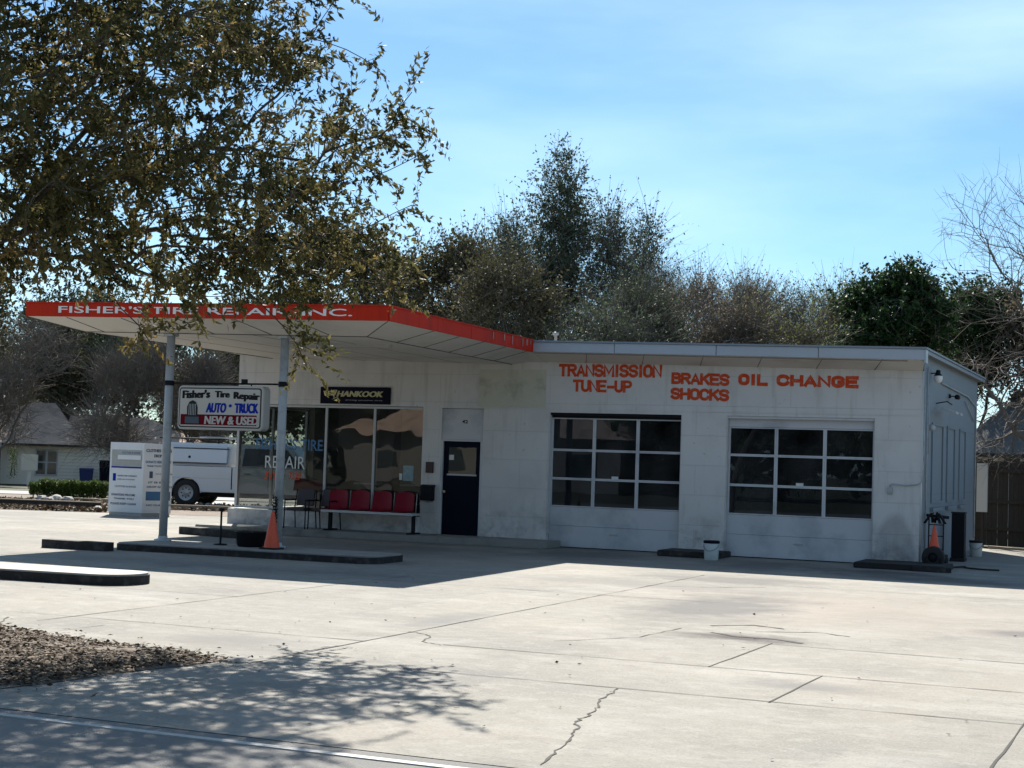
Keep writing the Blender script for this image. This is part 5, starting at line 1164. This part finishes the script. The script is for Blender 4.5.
def oakpts(n, shell, which=None):
    v = np.array([(a[3]*a[4]*a[5])**.75 for a in lob]); k = rng.choice(len(lob), n, p=v/v.sum()); out = []
    for i in k:
        a = lob[i]; d = rng.normal(size=3); d /= np.linalg.norm(d); t = rng.random()**shell
        out.append(cpt(a[0]+d[0]*a[3]*t, a[1]+d[1]*a[4]*t, a[2]+d[2]*a[5]*t))
    return np.array(out)
att = oakpts(2900, .50)
for (px, py, d) in [(415,122,17.4),(428,150,17.4),(422,135,17.5),(392,88,17.3),(412,92,17.3),(400,105,17.3),(355,52,17.3),(345,42,17.2),(325,22,17.1),(408,175,17.4),(412,205,17.4),(398,290,17.4),(380,70,17.6),(300,335,17.3),(312,350,17.4),(306,365,17.4),(290,340,17.3),(296,352,17.4),(140,335,16.2),(150,342,16.2),(120,325,16.1),(160,325,16.3)]:
    att = np.vstack([att, [cpt(px, py, d)]])
trunk = [(0,0,-.1),(.05,0,.6),(.12,.02,1.2),(.3,.05,1.9),(.6,.1,2.6),(1.0,.2,3.2)]
arr, par, kids, rad = grow(trunk, att.tolist(), rng, step=.35, jitter=.10, r_tip=.0052, p=2.15, rmax=.34, lenw=.16, sag=.03)
tubes(arr, par, kids, rad, lambda r: True, 'trunk', 'bark', oak)
# leafy sprays: each twig end carries short sprigs set with leaves
tipn = [i for i in range(len(arr)) if not kids[i]]
TP = arr[tipn]; D = np.array([arr[i]-arr[par[i]] for i in tipn]); D /= np.linalg.norm(D, axis=1)[:,None]+1e-9
sprV = []; LC = []; LA = []; LT = []
for p0, d0 in zip(TP, D):
    tone = rng.normal(0, .15)+(.28 if rng.random() < .10 else 0)
    outer = p0
    for k in range(rng.integers(5, 8)):
        d = d0*.5+rng.normal(size=3)*.75; d[2] -= .12; d /= np.linalg.norm(d); L_ = rng.uniform(.18, .5); n = int(L_/.020)
        bend = rng.normal(size=3)*.08; q = p0-d0*rng.uniform(0,.25)+rng.normal(size=3)*.04
        tt = np.linspace(.15, 1, n)[:,None]; pp = q+d*L_*tt+bend*tt**2
        LC.append(pp+rng.normal(size=(n,3))*.022); LA.append(np.repeat(d[None], n, 0)); LT.append(np.full(n, tone))
        a_ = q; b_ = q+d*L_*.5+bend*.25; c2 = q+d*L_+bend; w_ = np.cross(d, rng.normal(size=3)); w_ /= np.linalg.norm(w_); w_ = w_*.0035
        sprV += [a_-w_, a_+w_, b_+w_, b_-w_, b_-w_*.8, b_+w_*.8, c2+w_*.4, c2-w_*.4]
LC = np.vstack(LC); LA = np.vstack(LA); LT = np.concatenate(LT)
Tn = np.clip(.38+LT+rng.normal(0, .15, len(LC)), 0, 1)
fastmesh('crown', leaf_quads(LC, .092, .035, rng, axis=LA, axw=.45), 3, 'oakleaf', np.repeat(Tn, 2), oak)
fastmesh('twigs', np.array(sprV), 4, 'twig', None, oak)

# background trees ----------------------------------------------------------------
def bt(px, d, top, bot, wpx, label, kind='round', **k):
    """a tree d metres away, crown from row top to row bot, wpx wide"""
    x, y, z0 = gp(px, d); zt = pz(top, px, d)-z0; zb = pz(bot, px, d)-z0; R = wpx/2*d/FPX; seed = k.get('seed', 1); rg = np.random.default_rng(seed+1000)
    H = zt-zb; lobes = []
    if kind == 'round':
        for i in range(16):
            a_ = rg.uniform(0, 6.28); t = rg.random()**.5; hh = rg.uniform(.1, .92); rr_ = R*t*.85*(1-.55*max(0, hh-.5)*2*.8)
            s_ = rg.uniform(.16, .34); lobes.append(((rr_*math.cos(a_), rr_*math.sin(a_), zb+H*hh), (R*s_*1.2, R*s_*1.2, H*rg.uniform(.07, .16))))
    elif kind == 'tall':
        n = 9
        for i in range(n):
            t = i/(n-1); w_ = R*(1.05-.58*t**2.2)*(.6 if i == 0 else 1)*rg.uniform(.75,1.05); a_ = rg.uniform(0,6.28); lobes.append(((R*.22*math.cos(a_)*(1-t), R*.22*math.sin(a_)*(1-t), zb+H*(.08+.84*t)), (w_*.8, w_*.8, H*.10)))
    elif kind == 'vase':
        for i in range(11):
            a_ = rg.uniform(0,6.28); t = rg.uniform(.15,1); rr_ = R*.75*t; lobes.append(((rr_*math.cos(a_), rr_*math.sin(a_), zb+H*(.25+.62*rg.random())), (R*.26, R*.26, H*.17)))
    k.setdefault('na', 260)
    return tree((x, y, z0), zt, lobes, seed, label, **{q: v for q, v in k.items() if q != 'seed'})
# centre, behind the roof
bt(556, 58, 152, 385, 124, 'tall upright grey green tree rising highest behind the roof', 'tall', seed=3, leafm='ced', na=520, per=50, spread=.32, ln=.125, wd=.065, rbase=.26, fork=.5, shell=.45)
bt(628, 56, 215, 385, 110, 'loose airy tree directly right of the tallest tree', 'vase', seed=14, leafm='ced', na=420, per=22, spread=.40, ln=.125, wd=.065, rbase=.16, fork=.3)
bt(488, 60, 222, 385, 100, 'airy grey tree with thin twigs directly left of the tallest tree', 'vase', seed=15, leafm='ced', na=420, per=22, spread=.40, ln=.125, wd=.065, rbase=.16, fork=.3)
bt(430, 52, 245, 380, 140, 'bushy olive green oak above the canopy right corner', 'round', seed=6, leafm='olive', na=420, per=55, spread=.36, ln=.12, wd=.07)
bt(500, 48, 272, 385, 110, 'low dense oak just above the red canopy end', 'round', seed=7, leafm='olive', na=300, per=34, spread=.36, ln=.11, wd=.065)
bt(590, 47, 285, 385, 125, 'low olive bush tree peeping over the roof left part', 'round', seed=8, leafm='ced', na=260, per=20, spread=.40, ln=.11, wd=.06)
bt(350, 58, 235, 385, 150, 'dense olive oak behind the hanging foreground branches', 'round', seed=9, leafm='olive', na=320, per=58, spread=.4, ln=.17, wd=.11)
k_ = [(680,60,280,100,31,'brownish',26,'thin brown leaved tree over the roof above the word brakes'),(735,64,290,110,32,'brownish',26,'wide brown twiggy tree over the roof above the word oil'),
      (655,66,268,70,33,'brownish',14,'slender bare topped tree right of the airy tree'),(785,66,300,90,34,'ced',30,'low grey green tree above the word change'),(828,60,292,80,35,'yelgreen',30,'yellow green tree left of the dark round tree'),
      (705,52,300,90,36,'brownish',22,'low bush tree above the left part of the right garage'),(775,54,312,100,37,'yelgreen',24,'low bush tree above the right garage door'),(640,50,292,80,38,'ced',30,'low bush tree above the left garage door')]
for px, d, top, wp, sd, lm, pr, lb in k_: bt(px, d, top, 385, wp*1.3, lb, 'vase', seed=sd, leafm=lm, na=300, per=max(6, int(pr*.6)), spread=.42, ln=.11, wd=.06, rbase=.14, bark='greybark')
# right
bt(898, 56, 276, 362, 96, 'dark green glossy round tree above the right roof corner', 'round', seed=41, leafm='dkgreen', na=380, per=75, spread=.30, ln=.17, wd=.10, name='magnolia_tree')
bt(970, 60, 296, 390, 110, 'dark green tree behind the bare branches at right', 'round', seed=42, leafm='dkgreen', na=300, per=60, spread=.32, ln=.17, wd=.10)
bt(1035, 58, 315, 420, 90, 'brown leaved tree at the right edge behind the grey roof', 'round', seed=43, leafm='brownish', na=240, per=50, spread=.34, ln=.16, wd=.10)
bt(925, 70, 330, 400, 90, 'olive tree between the two dark green trees', 'round', seed=44, leafm='olive', na=240, per=50, spread=.34, ln=.16, wd=.10)
# left, behind the house and under the canopy
lf = [(22,114,300,462,170,64,'olive','round',50,'broad olive tree filling the gap left of the canopy tip'),(120,112,300,462,150,65,'ced','round',46,'grey green tree above the donation box'),(15,118,330,470,130,51,'olive','round',55,'olive tree behind the left end of the brown roof'),(95,106,275,440,120,52,'ced','round',40,'tall dark tree seen through the gap under the canopy tip'),
      (60,104,330,460,110,58,'olive','round',52,'olive tree behind the roof ridge of the left house'),(150,108,325,450,130,53,'dkgreen','round',50,'dark green tree behind the left canopy post'),(215,112,330,440,120,54,'olive','round',60,'olive tree behind the hanging sign'),(-40,100,250,460,160,55,'olive','round',50,'large olive tree at the left picture edge'),
      (265,95,300,440,110,57,'olive','round',50,'dark oak behind the left wall of the station')]
for px, d, top, bot, wp, sd, lm, kd, pr, lb in lf: bt(px, d, top, bot, wp, lb, kd, seed=sd, leafm=lm, na=300, per=pr, spread=.6, ln=.26, wd=.17, rbase=.3)
bl = [(2,88,318,462,170,61,'leafless grey tree with dense twigs over the left house'),(125,84,345,470,140,62,'leafless spreading tree between the house and the donation box'),(190,86,350,465,120,63,'leafless twiggy tree behind the pickup truck')]
for px, d, top, bot, wp, sd, lb in bl: bt(px, d, top, bot, wp, lb, 'vase', seed=sd, leafm='brownish', na=1000, per=0, spread=.5, ln=.12, wd=.06, rbase=.2, bark='greybark', fork=.22, r_tip=.011, name='bare_tree')
# bare trees at right, nearer
rng = np.random.default_rng(9)
def bare(loc, trunk, pts, seed, label, r_tip=.006, rmax=.2, bark='greybark', na=0, jitter=.12):
    t = thing('bare_tree', label, 'tree', loc); rg = np.random.default_rng(seed)
    a_, pa, ki, ra = grow(trunk, pts, rg, step=.3, jitter=jitter, r_tip=r_tip, p=2.25, rmax=rmax, lenw=.18)
    tubes(a_, pa, ki, ra, lambda r: True, 'trunk', bark, t)
    ti = a_[[i for i in range(len(a_)) if not ki[i]]]; sprays(ti, a_.mean(0)-np.array([0,0,1.0]), 3, .2, .7, 0, 1, 1, rg, 'x', 'litter', t, upb=.3, thin=.0045, twm=bark); return t
bx_, by_, _ = cp_(1090, 42)
pts = []
for _ in range(1300):
    px = 1050+rng.normal()*58; py = 262+rng.normal()*48
    if px < 930 or py > 375 or py < 172+abs(px-1000)*.35: continue
    v = f_+r2*((px-512)/FPX)-u2*((py-384)/FPX); p = Vector(CAM)+v*(42+rng.normal()*1.6); pts.append((p.x-bx_, p.y-by_, p.z))
bare((bx_, by_, 0), [(0,0,-.1),(-.05,0,1),(0,.1,2),(.1,.1,3)], pts, 5, 'bare tree reaching fine twigs into the sky at the right edge')
# leaning trunk with tangled branches above the fence
lx, ly, _ = cp_(1060, 40.3)
def rel(px, py, d): v = f_+r2*((px-512)/FPX)-u2*((py-384)/FPX); p = Vector(CAM)+v*d; return (p.x-lx, p.y-ly, p.z)
pts = [rel(rng.uniform(958, 1060), rng.uniform(350, 470), 40.6+rng.normal()*.9) for _ in range(520)]
pts = [q for q in pts if q[2] > 2.0]
bare((lx, ly, 0), [(0,0,-.1),(-.05,0,1.3),rel(1040,450,40.5),rel(1015,432,40.8),rel(1000,405,41),rel(985,385,41.2),rel(975,366,41.3)], pts, 6, 'leaning pale trunk with tangled bare branches above the fence', r_tip=.007, rmax=.13)
# trees added behind the viewer, out of view, to darken the window reflections
OW = ['leftmost','second from left','third from left','fourth from left','fifth from left','middle','sixth from right','fifth from right','fourth from right','third from right','second from right','rightmost']
for k in range(12):
    x = -66+k*9.5+2*math.sin(k*2.1); y = -60-3*math.cos(k*1.7); s = 8.5+1.5*math.sin(k*1.3)
    R_ = s*.62; lobes = [((R_*.5*math.cos(i*1.3), R_*.4*math.sin(i*1.3), s*.42+(i%3)*1.0), (R_*.65, R_*.6, s*.34)) for i in range(6)]
    tree((x, y, 0), s, lobes, 200+k, 'dark tree added out of view across the street behind the viewer, '+OW[k]+' of its row', leafm='dkgreen', na=230, per=80, spread=.6, ln=.6, wd=.42, group='trees added across the street for reflections', rbase=.3)
oh = thing('added_street_house', 'cream house added out of view among the trees across the street behind the viewer', 'house', (-34, -54, 0))  # house put in for pale patches in the window reflections
MB().box(-9, -5, 0, 9, 0, 3.2).build('wall', mat('added_house_cream', (.20,.185,.16), .8), oh); MB().hexa([(-9.6,-5.6,3.2),(9.6,-5.6,3.2),(9.6,.6,3.2),(-9.6,.6,3.2)],[(-6,-2.6,5),(6,-2.6,5),(6,-2.4,5),(-6,-2.4,5)]).build('roof', 'shingle', oh)  # wall and roof of the added house
for x in (-7, -2.5, 2.5, 6): MB().box(x, .001, .9, x+1.5, .05, 2.3).build('window', 'winglass', oh)

# hedge and shrub
def hedge(name, label, cat, pxa, pxb, d, z0, z1, depth, n, seed):
    rg = np.random.default_rng(seed); a_ = np.array(cp_(pxa, d)); b_ = np.array(cp_(pxb, d)); t = thing(name, label, cat, (a_[0], a_[1], 0)); u = (b_-a_); nrm = np.array([-u[1], u[0], 0])/np.linalg.norm(u)
    tt = rg.random(n); P = u*tt[:,None]+nrm*(rg.random(n)-.5)[:,None]*depth; top = z1+.03*np.sin(tt*17)+.03*np.sin(tt*41)+rg.normal(0,.02,n)
    P[:,2] = z0+(top-z0)*rg.random(n)**.6
    fastmesh('foliage', leaf_quads(P, .07, .045, rg), 3, 'hedge', np.repeat(np.clip(rg.normal(.4,.22,n),0,1), 2), t)
    q = MB(); m_ = max(2, int(np.linalg.norm(u)/.35))
    for k in range(m_):
        p = u*((k+.5)/m_); q.tube([(p[0], p[1], -.02), (p[0]+rg.normal()*.08, p[1]+rg.normal()*.08, z1*.7)], [.03,.012], 5)
    q.build('stems', 'bark', t)
hedge('hedge', 'clipped green hedge along the far planting bed', 'hedge', 47, 112, 52.6, .08, .64, .7, 12000, 3)
hedge('shrub', 'small round shrub at the left end of the hedge', 'shrub', 35, 47, 52.2, .16, .55, .5, 1400, 4)
sh = hedge('shrub', 'tall thin dark shrub in front of the pale house wall', 'shrub', 13, 21, 92, -.3, 1.6, .6, 700, 5)
hedge('shrub', 'low dark plant beneath the pickup truck rear', 'shrub', 160, 184, 50.5, .05, .5, .4, 900, 6)
